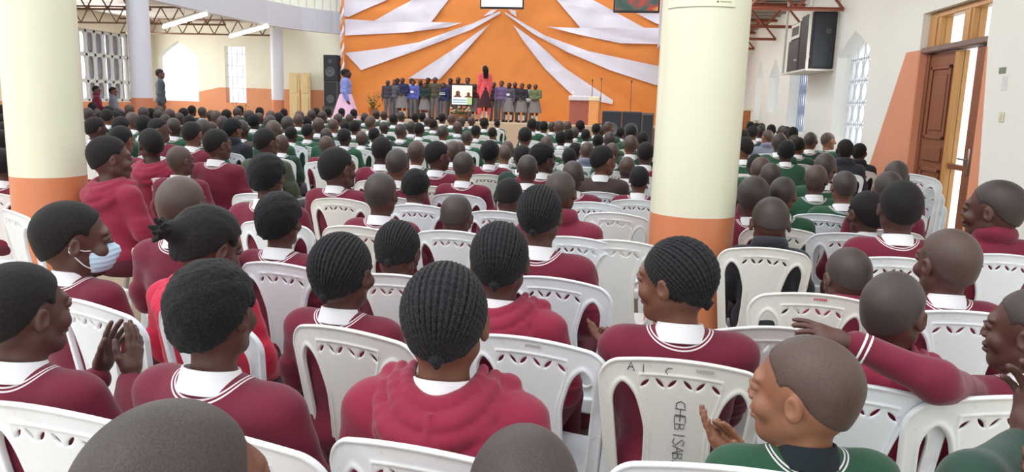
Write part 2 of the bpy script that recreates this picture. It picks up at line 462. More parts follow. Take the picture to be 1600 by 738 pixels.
gr = G(); gr.box((X0+.03, 7.49, 2.2), (X0+.035, 7.95, 2.5)); gr.box((X0+.03, 8.16, 2.2), (X0+.035, 8.72, 2.5)); part(gr, 'transom_glass', GLASS)
gr = G(); gr.box((X0, 8.26, 0.01), (X1-.03, 8.93, 2.13), .006)
for z0_, z1_ in ((.15, .95), (1.25, 2.0)):
    for (a, b, c, e) in ((8.34, 8.85, z0_, z0_+.04), (8.34, 8.85, z1_-.04, z1_), (8.34, 8.38, z0_, z1_), (8.81, 8.85, z0_, z1_)):
        gr.box((X0-.018, a, c), (X0+.001, b, e), .006)
    gr.box((X0-.012, 8.43, z0_+.09), (X0+.001, 8.76, z1_-.09), .011)
gr.box((X0-.02, 8.36, 1.02), (X0+.001, 8.84, 1.18), .012)
part(gr, 'panelled_leaf', DW)
gr = G(); gr.box((X0-.02, 8.17, .01), (X1, 8.26, 2.13), .005); part(gr, 'honey_stile', DW2)  # stile between leaf and glazing, in the paler honey wood
gr = G(); gr.box((X0, 7.76, .98), (X1-.02, 8.17, 1.03), .004); gr.box((X0, 7.76, .01), (X1-.02, 8.17, .25), .004); part(gr, 'glazing_bar', DW)
gr = G(); gr.box((X0+.03, 7.76, .25), (X0+.036, 8.17, .98)); gr.box((X0+.03, 7.76, 1.03), (X0+.036, 8.17, 2.13)); part(gr, 'door_glass', GLASS)
gr = G(); gr.box((X0-.03, 7.53, .01), (X1-.01, 7.76, 2.13), .008); leafs = part(gr, 'lock_stile', DW)
STEEL = plain('brushed_steel', (170, 168, 160), .35, .9)
gr = G(); gr.box((X0-.04, 7.62, .95), (X0-.03, 7.66, 1.2), .003); gr.tube([(X0-.04, 7.64, 1.1), (X0-.075, 7.64, 1.1), (X0-.08, 7.70, 1.1), (X0-.08, 7.76, 1.1)], .009, 8); part(gr, 'door_handle', STEEL, smooth=True)
# plate, notice and switch on the right wall
p = onX(1567, 110, RX); gr = G(); gr.box((RX-.008, p[1]-.055, p[2]-.025), (RX-.001, p[1]+.055, p[2]+.025), .002)
tag(gr.obj('wall_plaque', plain('green_grey_plaque', (126, 138, 116), .5)), 'small green-grey plaque on the right wall beside the brown door', 'sign')
p = onX(1570, 130, RX); gr = G(); gr.box((RX-.003, p[1]-.045, p[2]-.06), (RX-.001, p[1]+.045, p[2]+.06))
tag(gr.obj('paper_notice', plain('white_notice_paper', (226, 224, 224), .8)), 'faint white paper notice taped below the plaque on the right wall', 'notice')
p = onX(1566, 183, RX); s = empty('light_switch', (RX, p[1], p[2])); tag(s, 'cream light switch on the right wall beside the door', 'switch')
gr = G(); gr.box((-.012, -.04, -.04), (-.001, .04, .04), .004); gr.obj('switch_plate', plain('cream_switch_plastic', (224, 214, 190), .4), s)
gr = G(); gr.box((-.02, -.012, -.02), (-.0121, .012, .02), .003); gr.obj('rocker', plain('cream_switch_plastic', (224, 214, 190), .4), s)

# end wall, left wall
EY = 26.0; LX = -17.0
fe = lambda u, v, w_: (u, EY+w_, v)
A1 = arch(-16.6, -15.1, 1.2, 2.75, 3.3); A2 = rect(-14.07, -13.3, 1.2, 3.15)
g = G(); g.plate([(LX, 0), (3.1, 0), (3.1, 7.2), (LX, 7.2)], [A1, A2], fe, .28); g.obj('wall_end', EP, kind='structure')
g = G(); g.plate([(9, 0), (26, 0), (26, 7.2), (9, 7.2)], [rect(21.2, 25.0, 1.15, 3.4)], lambda u, v, w_: (LX-w_, u, v), .28); g.obj('wall_left', EP, kind='structure')
g = G(); g.plate(A1, [], lambda u, v, w_: (u, EY+.2+w_, v), .005); wn = g.obj('window_5', GLASS, kind='structure')
g = G(); g.plate(A2, [], lambda u, v, w_: (u, EY+.2+w_, v), .005); wn = g.obj('window_6', GLASS, kind='structure')
g = G()
for z in (1.7, 2.1, 2.5, 2.9): g.tube([(-14.07, EY+.15, z), (-13.3, EY+.15, z)], .012, 6)
for x in (-13.88, -13.68, -13.48): g.tube([(x, EY+.15, 1.2), (x, EY+.15, 3.15)], .012, 6)
g.obj('window_grille', GR, wn)
# large white steel screen window in the left wall
g = G(); x = LX-.1
for z in (1.17, 1.78, 2.62, 3.36): g.box((x-.02, 21.2, z-.045), (x+.02, 25.0, z+.03))
for i in range(10):
    y = 21.22+3.76*i/9; g.box((x-.02, y-.045, 1.15), (x+.02, y+.045, 3.4))
for i in range(9):
    yc = 21.22+3.76*(i+.5)/9
    for z0_, z1_ in ((1.17, 1.78), (1.78, 2.62), (2.62, 3.36)):
        g.tube([(x, yc+.165*math.cos(t)*abs(math.cos(t))**-.45, (z0_+z1_)/2+(z1_-z0_)*.46*math.sin(t)*abs(math.sin(t)+1e-6)**-.45) for t in [2*math.pi*(k+.5)/16 for k in range(16)]], .026, 5, closed=True)
wl = g.obj('window_7', GR, kind='structure')
g = G(); g.box((LX-.16, 21.2, 1.15), (LX-.155, 25, 3.4)); g.obj('window_glass', GLASS, wl)
for k, y in enumerate((21.6, 22.4, 23.5, 24.5)):   # tied curtains behind the screen, widened to mask the overbright view outside
    g = G(); vs = []; fs = []
    for i in range(13):
        yy = y-.42+.84*i/12; xx = LX-.24+.02*math.sin(i*2.1)
        vs += [(xx, yy, 1.2), (xx, yy, 3.35), (xx-.01, yy, 1.2), (xx-.01, yy, 3.35)]
    for i in range(12): fs += [(4*i, 4*i+4, 4*i+5, 4*i+1), (4*i+2, 4*i+3, 4*i+7, 4*i+6)]
    g.add(vs, fs)
    cu = g.obj('curtain', plain('grey_brown_curtain', (176, 166, 160) if k % 2 else (196, 194, 204), .9), smooth=True)
    tag(cu, '%s curtain hanging behind the barred left side window' % ['leftmost grey', 'second', 'third', 'rightmost'][k], 'curtain', 'curtains behind the barred window')

# gallery fascia of the left aisle with clerestory window, aisle ceiling and trusses
path = [(-11.1, 9.0), (-11.1, 16), (-11.1, 20), (-11.0, 23), (-10.6, 24.6), (-9.9, 25.6), (-9.2, 26.0)]
FAS = plain('pale_gallery_plaster', (206, 210, 220), .75, var=.04)
g = G()
def seg(a, b, z0_, z1_, th=.25):
    d_ = np.array([b[0]-a[0], b[1]-a[1]]); n = np.array([-d_[1], d_[0]])/np.linalg.norm(d_)*th
    q = [(a[0], a[1]), (b[0], b[1]), (b[0]+n[0], b[1]+n[1]), (a[0]+n[0], a[1]+n[1])]
    g.add([(x_, y_, z0_) for x_, y_ in q]+[(x_, y_, z1_) for x_, y_ in q], [(0, 3, 2, 1), (4, 5, 6, 7), (0, 1, 5, 4), (1, 2, 6, 5), (2, 3, 7, 6), (3, 0, 4, 7)])
for i, (a, b) in enumerate(zip(path[:-1], path[1:])):
    if i < 3: seg(a, b, 3.62, 7.2)
    else: seg(a, b, 3.62, 4.35); seg(a, b, 5.3, 7.2)
g.obj('wall_gallery', FAS, kind='structure')
g = G()
for i in (3, 4, 5):
    a, b = path[i], path[i+1]
    for k in range(4):
        t = k/4; xx = a[0]+(b[0]-a[0])*t+(-.1); yy = a[1]+(b[1]-a[1])*t
        g.box((xx-.02, yy-.02, 4.35), (xx+.02, yy+.02, 5.3))
    g.tube([(a[0]-.1, a[1], 4.85), (b[0]-.1, b[1], 4.85)], .02, 5)
g.obj('window_8', GR, kind='structure')
g = G(); g.box((LX, 9, 3.95), (-11.2, 26, 4.02)); g.obj('ceiling_left_aisle', plain('pale_iron_sheet', (190, 188, 180), .5), kind='structure')
g = G(); g.box((1.0, 3.0, 3.45), (3.38, 26, 3.5))
for i in range(40): g.box((1.0, 3.2+i*.56, 3.42), (3.1, 3.26+i*.56, 3.45))
g.obj('ceiling_right_aisle', plain('iron_sheet_roof', (150, 142, 132), .5), kind='structure')
g = G(); g.box((.9, 10.0, 3.3), (1.0, 25.3, 7.2)); g.obj('wall_gallery_right', FAS, kind='structure')
TR = plain('red_oxide_steel', (140, 74, 54), .6, var=.2); TB = plain('brown_steel_truss', (128, 98, 80), .6, var=.2)
def truss(x0, x1, y, zb, zt, m, label, grp):
    gg = G(); n = max(3, int(abs(x1-x0)/.55))
    def bar(a, b, r=.028): gg.tube([a, b], r, 4)
    bar((x0, y, zb), (x1, y, zb)); bar((x0, y, zt), (x1, y, zt))
    for i in range(n):
        xa, xb = x0+(x1-x0)*i/n, x0+(x1-x0)*(i+1)/n; xm = (xa+xb)/2
        bar((xa, y, zb), (xm, y, zt), .02); bar((xm, y, zt), (xb, y, zb), .02)
    tag(gg.obj('roof_truss', m), label, 'truss', grp)
ords = ['nearest', 'second nearest', 'third nearest', 'fourth nearest', 'fifth nearest', 'sixth nearest', 'seventh nearest']
for i, y in enumerate((9.6, 12.2, 14.8, 17.4, 20.2)): truss(1.05, 3.08, y, 2.98, 3.36, TR, '%s red oxide roof truss above the right aisle' % ords[i], 'right aisle trusses')
for i, y in enumerate((17.5, 21.0, 24.4)): truss(-16.9, -11.3, y, 3.42, 3.88, TB, '%s brown roof truss above the left aisle' % ords[i], 'left aisle trusses')
for i, x in enumerate((1.5, 2.3)):
    gg = G(); gg.box((x, 8, 3.38), (x+.05, 25.8, 3.42)); tag(gg.obj('roof_purlin', TR), '%s red-brown purlin running along the right aisle roof' % ('left' if i == 0 else 'right'), 'purlin')
LAMP = plain('fluorescent_tube', (255, 255, 250), .5, var=0., emit=1.6)
LB = plain('white_lamp_housing', (236, 236, 230), .5)
def fluoro(a, b, lab):
    a, b = np.array(a), np.array(b); c = (a+b)/2; e = empty('fluorescent_lamp', c); tag(e, lab, 'lamp', 'fluorescent lamps')
    gg = G(); gg.tube([a-c, b-c], .055, 8); gg.obj('lamp_tube', LAMP, e, True)
    gg = G(); u = np.array([0, 0, .07]); gg.tube([a-c+u, b-c+u], .05, 4); gg.obj('lamp_housing', LB, e)
    gg = G(); gg.tube([c-c+u, u+np.array([0, 0, 3.95-c[2]-.07])], .01, 5); gg.obj('hanger', LB, e)
fluoro(atdepth(256, 42, 21.5), atdepth(322, 22, 20.3), 'left fluorescent lamp hanging in the left aisle')
fluoro(atdepth(360, 57, 24.5), atdepth(418, 41, 23.3), 'right fluorescent lamp hanging nearer the stage in the left aisle')
fluoro(np.array([2.0, 17.0, 3.2]), np.array([2.0, 18.6, 3.2]), 'fluorescent lamp under the right aisle trusses')

# pillars
def pillar(x, y, r, h, m, label, top):
    gg = G(); gg.lathe([(r, .0), (r, h*.3), (r, h*.65), (r, h)], (x, y, 0), 48)
    tag(gg.obj('pillar', m, smooth=True), label, 'pillar', 'round pillars')
PN = pillar_mat(1.0, 'cream_orange_gloss_paint', (228, 226, 202), (206, 128, 88))
PF = pillar_mat(1.35, 'white_orange_pillar_paint', (214, 214, 224), (200, 124, 92))
pillar(.345, 3.76, .2, 5, PN, 'thick cream pillar with orange base right of centre, behind the braided girl', 0)
pillar(-3.33, 4.07, .2, 5, PN, 'thick cream pillar with orange base at the left edge', 0)
a = atdepth(222, 150, 17.8); pillar(a[0], a[1], .24, 3.64, PF, 'white pillar with orange base before the barred left window', 0)
a = atdepth(434, 150, 25.3); pillar(a[0], a[1], .2, 3.64, PF, 'slim white pillar with orange base before the far left wall', 0)
# poster wrapped on the right pillar
PAP = plain('poster_paper', (236, 234, 208), .6, var=.03)
ps = empty('pillar_poster', (.345, 3.76, -.082)); tag(ps, 'paper poster wrapped high round the right pillar, only its foot in view', 'poster')
a0, a1 = math.radians(209), math.radians(302)
gg = G(); gg.lathe([(.2015, 2.02), (.2015, 2.6)], (0, 0, 0), 24, 0, a0, a1); pap = gg.obj('poster_sheet', PAP, ps, True)
gg = G(); gg.lathe([(.2025, 2.018), (.2025, 2.0212)], (0, 0, 0), 24, 0, a0, a1); gg.obj('lower_edge', plain('grey_edge_line', (140, 140, 116), .7), ps)
gg = G()
def arcbox(u, z, wu, wz): gg.lathe([(.2022, z), (.2022, z+wz)], (0, 0, 0), 2, 0, a0+(a1-a0)*u, a0+(a1-a0)*(u+wu))
# strokes of the last line of red letters: N Y and the words after it
for u in (.07, .10, .125): arcbox(u, 2.052, .006, .02)
arcbox(.085, 2.06, .02, .004)
for u in (.16, .175, .20, .22, .27, .285, .30, .32, .345, .40, .43, .46, .50, .53, .58, .61, .66, .70, .74): arcbox(u, 2.058, .012, .012)
gg.obj('red_lettering', REDINK, ps)
gg = G()
arcbox(.73, 2.036, .03, .008)
for i in range(9): arcbox(.78+.018*i, 2.038, .011, .005)
gg.obj('small_grey_lettering', plain('grey_print', (132, 134, 112), .7), ps)

# stage
STG = plain('beige_stage_cement', (196, 172, 146), .7, var=.08)
SZ = .9
g = G(); g.box((-9.3, 22.6, 0), (3.09, 25.99, SZ), .02); g.obj('stage', STG, kind='structure')
# ---- backdrop cloth
DY = 25.55
def cloth_m(name, rgb, rough=.75):
    def f():
        t = NT(name); c = lin(rgb)
        t.color(t.mix(t.noise(2.2), tuple(q*.93 for q in c), tuple(min(1, q*1.06) for q in c)))
        t.b.inputs['Roughness'].default_value = rough; t.b.inputs['Sheen Weight'].default_value = .1
        t.bump(t.noise(60), .15, .003); return t.m
    return mat(name, f)
OC = cloth_m('orange_satin', (236, 144, 70)); WC = cloth_m('white_satin', (236, 232, 246), .6)
APEX = onY(787, 14, DY)
def ddisp(x, z, amp=.05, n=34):
    dx, dz = x-APEX[0], z-APEX[2]; th = math.atan2(dz, dx); r = math.hypot(dx, dz)
    return amp*min(1., r/2.)*(math.sin(th*n)*.6+math.sin(th*n*2.3+1.3)*.4)*(1 if dz < 0.3 else .7)
bd = empty('stage_backdrop', (APEX[0], DY, SZ)); tag(bd, 'orange and white draped cloth backdrop fanning out behind the stage', 'backdrop')
def dpart(name, poly, m, off, n=26, thick=.012, amp=.03):
    """cloth panel: polygon given on the backdrop plane, gridded so it can hang in folds"""
    P = np.array(poly); x0, z0_ = P.min(0); x1, z1_ = P.max(0)
    import bmesh
    bm = bmesh.new(); tri = tessellate_polygon([[Vector((p_[0], p_[1], 0)) for p_ in poly]])
    vs = [bm.verts.new((p_[0], 0, p_[1])) for p_ in poly]
    for t in tri:
        try: bm.faces.new([vs[i] for i in t])
        except ValueError: pass
    st = .22
    for ax, lo, hi in ((0, x0, x1), (2, z0_, z1_)):
        k = lo+st
        while k < hi-1e-3:
            co = [0, 0, 0]; co[ax] = k; no = [0, 0, 0]; no[ax] = 1
            bmesh.ops.bisect_plane(bm, geom=bm.verts[:]+bm.edges[:]+bm.faces[:], plane_co=co, plane_no=no); k += st
    for v in bm.verts: v.co.y = -off-ddisp(v.co.x, v.co.z, amp)
    ret = bmesh.ops.extrude_face_region(bm, geom=bm.faces[:])
    for v in [q for q in ret['geom'] if isinstance(q, bmesh.types.BMVert)]: v.co.y += thick
    for v in bm.verts: v.co.x -= APEX[0]; v.co.z -= SZ
    bmesh.ops.recalc_face_normals(bm, faces=bm.faces)
    me = bpy.data.meshes.new(name); bm.to_mesh(me); bm.free(); me.materials.append(m)
    me.polygons.foreach_set('use_smooth', [True]*len(me.polygons)); me.set_sharp_from_angle(angle=math.radians(45))
    return link(name, me, bd)
xl, xr = onY(538, 100, DY)[0], onY(1060, 100, DY)[0]
dpart('orange_cloth', [(xl, SZ+.01), (xr, SZ+.01), (xr, 6.8), (xl, 6.8)], OC, 0.02, amp=.05)
STR = [[(539, -14), (612, -14), (606, 0), (546, 27), (539, 26)], [(640, -14), (710, -14), (702, 0), (674, 36), (586, 33), (645, 0)],
       [(540, 30), (586, 33), (722, 36), (700, 43), (640, 51), (540, 56)],
       [(540, 83), (600, 76), (657, 66), (739, 37), (781, 18), (783, 21), (739, 46), (650, 80), (566, 110)],
       [(639, 123), (705, 80), (767, 37), (688, 124)], [(755, 26), (768, 16), (778, 15), (770, 22)],
       [(789, 19), (852, 56), (919, 80), (1021, 102), (1056, 106), (1056, 140), (1021, 132), (953, 110), (885, 81), (835, 54), (790, 22)],
       [(802, 39), (835, 63), (885, 108), (958, 157), (957, 163), (897, 151), (852, 108), (818, 64)],
       [(855, 42), (900, 44), (1023, 44), (1056, 44), (1056, 72), (1023, 69), (970, 68), (902, 54)],
       [(858, -14), (905, -14), (926, 0), (1007, 44), (907, 44), (870, 0)], [(994, 21), (1056, 21), (1056, 50), (1023, 36)],
       [(795, 15), (806, 17), (808, 27), (800, 22)]]
for poly in STR:
    q = [onY(x_, y_, DY) for x_, y_ in poly]; dpart('white_strip', [(v[0], v[2]) for v in q], WC, .085, amp=.035)
# twisted cloth column
gg = G(); gh = G(); b0 = onY(537, 150, 25.3); zt = 6.6
pts1 = []; pts2 = []
for i in range(260):
    z = SZ+.4+(zt-SZ-.4)*i/259; t = z*11; pts1.append((.036*math.cos(t), .036*math.sin(t), z-SZ)); pts2.append((-.036*math.cos(t), -.036*math.sin(t), z-SZ))
tw = empty('twisted_cloth_column', (b0[0], 25.2, SZ)); tag(tw, 'twisted orange and white cloth column at the left edge of the backdrop', 'cloth')
gg.tube(pts1, .035, 8); gg.obj('orange_strand', OC, tw, True); gh.tube(pts2, .038, 8); gh.obj('white_strand', WC, tw, True)

# wooden door leaves in the far wall
PW = wood('pale_wood', (214, 190, 140), (236, 214, 164))
for i, (xa, xb, pxn) in enumerate(((450, 466, 'left'), (468, 483, 'right'))):
    a, b = onY(xa, 140, 25.6), onY(xb, 140, 25.6); W_ = abs(b[0]-a[0]); e = empty('wooden_door_leaf', (a[0], 25.7, 0)); tag(e, 'pale wooden panelled door leaf, the %s one beside the slim pillar' % pxn, 'door', 'pale door leaves')
    gg = G(); gg.box((0, 0, 0), (W_, .05, 2.28), .01); gg.obj('door_slab', PW, e)
    gg = G()
    for k in range(3): gg.box((W_*.2, -.02, .15+k*.72), (W_*.8, -.001, .75+k*.72), .015)
    gg.obj('raised_panel', PW, e)
# loudspeakers left of the stage
BK = plain('black_speaker_cloth', (50, 54, 60), .8, bump=.3, bscale=200); DG = plain('dark_green_grey_cabinet', (82, 92, 86), .7); GC = plain('grey_speaker_cone', (90, 94, 100), .5)
def speaker(loc, w_, d_, h_, m, label, cones, rz=0., name='loudspeaker'):
    e = empty(name, loc, rz); tag(e, label, 'loudspeaker')
    gg = G(); gg.box((-w_/2, -d_/2, 0), (w_/2, d_/2, h_), .015); gg.obj('cabinet', m, e)
    gg = G(); gg.box((-w_/2+.03, -d_/2-.012, .03), (w_/2-.03, -d_/2+.001, h_-.03), .005); gr_ = gg.obj('grille', BK, e)
    for (cx, cz, r) in cones:
        gg = G(); prof = [(r, 0), (r, .012), (r*.86, .016), (r*.8, .004), (r*.3, -.0), (r*.24, .012), (0.0001, .02)]
        vs = [(cx+p_[0]*math.cos(t), -d_/2-.013-p_[1], cz+p_[0]*math.sin(t)) for p_ in prof for t in [2*math.pi*k/20 for k in range(20)]]
        fs = [(i*20+k, i*20+(k+1) % 20, (i+1)*20+(k+1) % 20, (i+1)*20+k) for i in range(len(prof)-1) for k in range(20)]
        gg.add(vs, fs); gg.obj('speaker_cone', GC, e, True)
    return e
a = onZ(519, 168, 0) if False else atdepth(520, 150, 26.0)
gp = empty('speaker_platform', (a[0], a[1], 0)); tag(gp, 'grey plinth under the loudspeaker stack left of the stage', 'platform'); gg = G(); gg.box((-.28, -.25, 0), (.28, .25, 1.15), .01); gg.obj('plinth_body', DG, gp)
gg = G(); gg.box((-.29, -.26, 1.15), (.29, .26, 1.18), .004); gg.obj('plinth_top', DG, gp)
speaker((a[0], a[1], 1.18), .48, .42, .84, DG, 'lower dark loudspeaker of the stack left of the stage', [(0, .25, .14)])
speaker((a[0], a[1], 2.02), .48, .42, .86, BK, 'upper black loudspeaker of the stack left of the stage', [(0, .3, .17), (0, .65, .07)])
# hanging screens
BZ = plain('black_screen_bezel', (22, 24, 28), .4)
def screen_m(name, cols, sc, st=1.0):
    t = NT(name); n = t.node('ShaderNodeValToRGB'); t.l.new(t.noise(sc, 1.5), n.inputs[0])
    cr = n.color_ramp
    while len(cr.elements) < len(cols): cr.elements.new(.5)
    for i, c in enumerate(cols): cr.elements[i].position = .3+.4*i/(len(cols)-1); cr.elements[i].color = (*lin(c), 1)
    t.l.new(n.outputs[0], t.b.inputs['Emission Color']); t.b.inputs['Emission Strength'].default_value = st
    t.color((0.01, .01, .01)); t.b.inputs['Roughness'].default_value = .3; return t.m
def tv(px0, px1, pyb, Y, label, sm, h_=.95):
    a, b = onY(px0, pyb, Y), onY(px1, pyb, Y); zb = (a[2]+b[2])/2; W_ = b[0]-a[0]
    e = empty('hanging_screen', (a[0]+W_/2, Y, zb)); tag(e, label, 'screen')
    gg = G(); gg.box((-W_/2, 0, 0), (W_/2, .07, h_), .012); gg.obj('casing', BZ, e)
    gg = G(); gg.box((-W_/2+.04, -.004, .06), (W_/2-.04, -.0005, h_-.04)); gg.obj('display', sm, e)
    gg = G()
    for s_ in (-1, 1): gg.tube([(s_*W_*.3, .04, h_-.05), (s_*W_*.3, .04, h_+1.6)], .012, 6)
    gg.obj('hanging_rod', STEEL, e)
tv(750, 818, 14, 24.0, 'wide white-lit screen hanging above the centre of the stage', screen_m('white_blue_screen_image', [(250, 252, 255), (246, 248, 252), (250, 250, 252), (120, 160, 200)], 1.2))
tv(958, 1030, 20, 23.2, 'hanging screen with red and yellow picture, top right beside pillar', screen_m('red_green_screen_image', [(40, 70, 60), (60, 90, 80), (190, 60, 40), (220, 170, 70)], 2.4, .8))
# tv on stand in front of choir
e = empty('television_on_stand', (0, 0, 0)); a, b = onY(706, 163, 23.05), onY(738, 134, 23.05); cx = (a[0]+b[0])/2; e.location = (cx, 23.05, SZ)
tag(e, 'lit television on a stand before the choir, left of the woman in red', 'television')
W_ = b[0]-a[0]; H0 = a[2]-SZ; H1 = b[2]-SZ
gg = G(); gg.box((-W_/2-.03, 0, H0-.02), (W_/2+.03, .05, H1+.02), .01); gg.obj('casing', BZ, e)
TVM = [plain('tv_cream_picture', (240, 232, 206), .4, var=.02, emit=.45), plain('tv_dark_heads', (120, 74, 60), .4, emit=.1), plain('tv_white_caption', (222, 232, 232), .4, emit=.35), plain('tv_green_patch', (176, 204, 140), .4, emit=.3), plain('tv_blue_line', (70, 110, 130), .4, emit=.5)]
gg = G(); y_ = -.003; hh = H1-H0
gg.box((-W_/2, y_, H0+hh*.38), (W_/2, -.001, H1), 0, 0); gg.box((-W_/2, y_, H0), (W_*.25, -.001, H0+hh*.38), 0, 2); gg.box((W_*.25, y_, H0), (W_/2, -.001, H0+hh*.38), 0, 3)
gg.box((-W_/2+.03, y_-.003, H0+hh*.1), (W_*.22, y_, H0+hh*.14), 0, 4); gg.box((-W_/2+.03, y_-.003, H0+hh*.22), (W_*.22, y_, H0+hh*.26), 0, 4)
for cx_, cz_, r_ in ((-.13, .60, .07), (.20, .56, .055)):
    cc = (cx_*W_*1.6, H0+hh*cz_)
    gg.add([(cc[0]+r_*math.cos(t), y_-.002, cc[1]+r_*math.sin(t)) for t in [2*math.pi*k/14 for k in range(14)]], [tuple(range(14))], 1)
    gg.add([(cc[0]-.15, y_-.002, H0+hh*.38), (cc[0]+.13, y_-.002, H0+hh*.38), (cc[0]+.05, y_-.002, cc[1]-.04), (cc[0]-.05, y_-.002, cc[1]-.04)], [(0, 1, 2, 3)], 1)
gg.obj('display', TVM, e)
gg = G(); gg.tube([(-W_/2, .04, .02), (-W_/2, .04, H0)], .02, 8); gg.tube([(W_*.25, .04, .02), (W_*.25, .04, H0)], .02, 8); gg.box((-W_/2-.05, -.1, 0), (W_/2+.02, .18, .03), .01); gg.obj('stand', plain('dark_stand_wood', (70, 56, 50), .6), e)
# flower basket under the television
fb = empty('flower_basket', (cx, 22.85, SZ)); tag(fb, 'basket of orange and cream flowers below the television at the stage edge', 'flowers')
gg = G(); gg.lathe([(.12, 0), (.2, .12), (.22, .2), (.19, .2), (.1, .02)], n=20); gg.obj('basket', plain('brown_wicker', (140, 92, 56), .8), fb, True)
random.seed(4)
gg = G(); gh = G()
for i in range(26):
    x_, y_, z_ = random.uniform(-.3, .3), random.uniform(-.12, .12), random.uniform(.24, .42); r_ = .04
    t_ = (gg if i % 2 else gh); t_.lathe([(0.001, -r_*.6), (r_*.7, -r_*.4), (r_, 0), (r_*.6, r_*.6), (0.001, r_*.4)], (x_, y_, z_), 8)
gg.obj('orange_bloom', plain('orange_petals', (214, 128, 66), .8), fb, True, kind='stuff'); gh.obj('cream_bloom', plain('cream_petals', (222, 200, 176), .8), fb, True, kind='stuff')
gg = G()
for i in range(30):
    a_ = random.uniform(0, 6.28); r_ = random.uniform(.1, .3); gg.tube([(0, 0, .15), (r_*.5*math.cos(a_), r_*.4*math.sin(a_), .28), (r_*math.cos(a_), r_*.5*math.sin(a_), random.uniform(.25, .4))], [.006, .016, .002], 4)
gg.obj('leaf_spray', plain('flower_leaf_green', (96, 110, 66), .7), fb, True, kind='stuff')
# plant beside the choir and one at the far left window
def plant(px, py_top, t, base_z, label, h_, spread, seed):
    random.seed(seed); a = atdepth(px, py_top, t); e = empty('leafy_plant', (a[0], a[1], base_z)); tag(e, label, 'plant')
    gg = G(); gg.lathe([(.11, 0), (.15, .26), (.16, .28), (.13, .28), (.1, .1)], n=18); gg.obj('plant_pot', plain('terracotta', (160, 96, 66), .8), e, True)
    gg = G(); gl = G(); H = a[2]-base_z
    for i in range(9):
        an = random.uniform(0, 6.28); hh_ = H*random.uniform(.6, 1.); r_ = spread*random.uniform(.3, 1)
        top = (r_*math.cos(an), r_*math.sin(an)*.6, hh_); gg.tube([(0, 0, .2), (top[0]*.3, top[1]*.3, hh_*.6), top], [.012, .008, .004], 5)
        for k in range(6):
            u = .45+.55*k/5; c = np.array([top[0]*u*u, top[1]*u*u, hh_*u]); dr = random.uniform(0, 6.28); L = .14
            d1 = np.array([math.cos(dr)*L, math.sin(dr)*L, random.uniform(-.05, .08)]); n_ = np.array([-d1[1], d1[0], 0])*.28
            gl.add([c, c+d1*.5+n_, c+d1, c+d1*.5-n_, c+d1*.5+np.array([0, 0, .012])], [(0, 1, 4), (1, 2, 4), (2, 3, 4), (3, 0, 4)])
    gg.obj('stem', plain('plant_stem_green', (86, 100, 56), .7), e, True); gl.obj('foliage', plain('plant_leaf_green', (92, 124, 62), .6), e, kind='stuff')
plant(583, 143, 24.3, SZ, 'leafy green plant left of the choir on the stage', 1, .5, 2)
plant(378, 150, 26.5, 0, 'green plant below the narrow bright window', 1, .35, 7)
# lectern, table, amplifiers, microphones
e = empty('lectern', (0, 0, 0)); a, b = onY(890, 160, 23.1), onY(936, 160, 23.1); e.location = (a[0], 23.1, SZ); W_ = b[0]-a[0]
tag(e, 'lectern with white cloth top, maroon-brown panel and bright orange side', 'lectern')
zt = onY(910, 150, 23.1)[2]-SZ
gg = G(); gg.box((0, 0, 0), (W_*.66, .45, zt-.12), .01); gg.obj('front_panel', plain('maroon_brown_cloth', (172, 98, 84), .8), e)
gg = G(); gg.box((W_*.66, -.06, 0), (W_, .4, zt-.14), .01); gg.obj('side_box', plain('bright_orange_cloth', (246, 168, 104), .7), e)
gg = G(); gg.box((-.03, -.06, zt-.14), (W_*.68, .48, zt-.0), .02); gg.obj('top_cloth', plain('white_table_cloth', (228, 220, 224), .8), e)
gg = G(); gg.box((W_*.66, -.08, zt-.14), (W_+.02, .42, zt-.01), .02); gg.obj('cream_top', plain('cream_table_cloth', (255, 232, 196), .7), e)
gg = G(); gg.lathe([(.05, 0), (.02, .02), (.02, .06), (.06, .09), (.05, .12), (0.001, .13)], (.1, .2, zt), 12); gg.obj('ornament', plain('white_ceramic', (236, 232, 228), .3), e, True)
def mic(px, py, Y, lab):
    a = onY(px, py, Y); e = empty('microphone_stand', (a[0], Y, SZ)); tag(e, lab, 'microphone', 'microphone stands'); H = a[2]-SZ
    gg = G(); gg.lathe([(.13, 0), (.13, .015), (.02, .03)], n=18); gg.obj('base', BZ, e, True)
    gg = G(); gg.tube([(0, 0, .02), (0, 0, H*.93), (0, -.12, H)], .012, 7); gg.obj('pole', plain('grey_metal_pole', (150, 120, 104), .5), e, True)
    gg = G(); gg.tube([(0, -.12, H), (0, -.17, H+.03), (0, -.2, H+.045)], [.014, .016, .03], 10); gg.obj('microphone_head', BZ, e, True)
mic(926, 128, 23.9, 'microphone stand directly behind the lectern'); mic(940, 126, 24.1, 'microphone stand just right of the lectern'); mic(987, 130, 24.3, 'microphone stand above the black amplifiers')
a, b = onY(941, 173, 22.3), onY(1003, 173, 22.3); zt = a[2]
for i in range(2):
    xa = a[0]+(b[0]-a[0])*(i+.5)/2
    speaker((xa, 22.25, 0), abs(b[0]-a[0])/2-.01, .5, zt, plain('charcoal_cabinet', (70, 74, 78), .7), '%s charcoal bass loudspeaker on the floor right of the lectern' % ('left' if i == 0 else 'right'), [(0, zt*.62, .2)])
gc = G()
e = empty('small_box_speaker', (onY(1010, 180, 22.2)[0], 22.2, 0)); tag(e, 'brown-grey cabinet beside the pillar, right of the bass loudspeakers', 'cabinet')
gc.box((-.13, -.25, 0), (.2, .25, zt-.02), .01); gc.obj('cabinet', plain('brown_grey_cabinet', (112, 96, 86), .7), e)
gc = G(); gc.box((-.1, -.262, .05), (.17, -.249, zt-.08), .005); gc.obj('front_cover', BK, e)
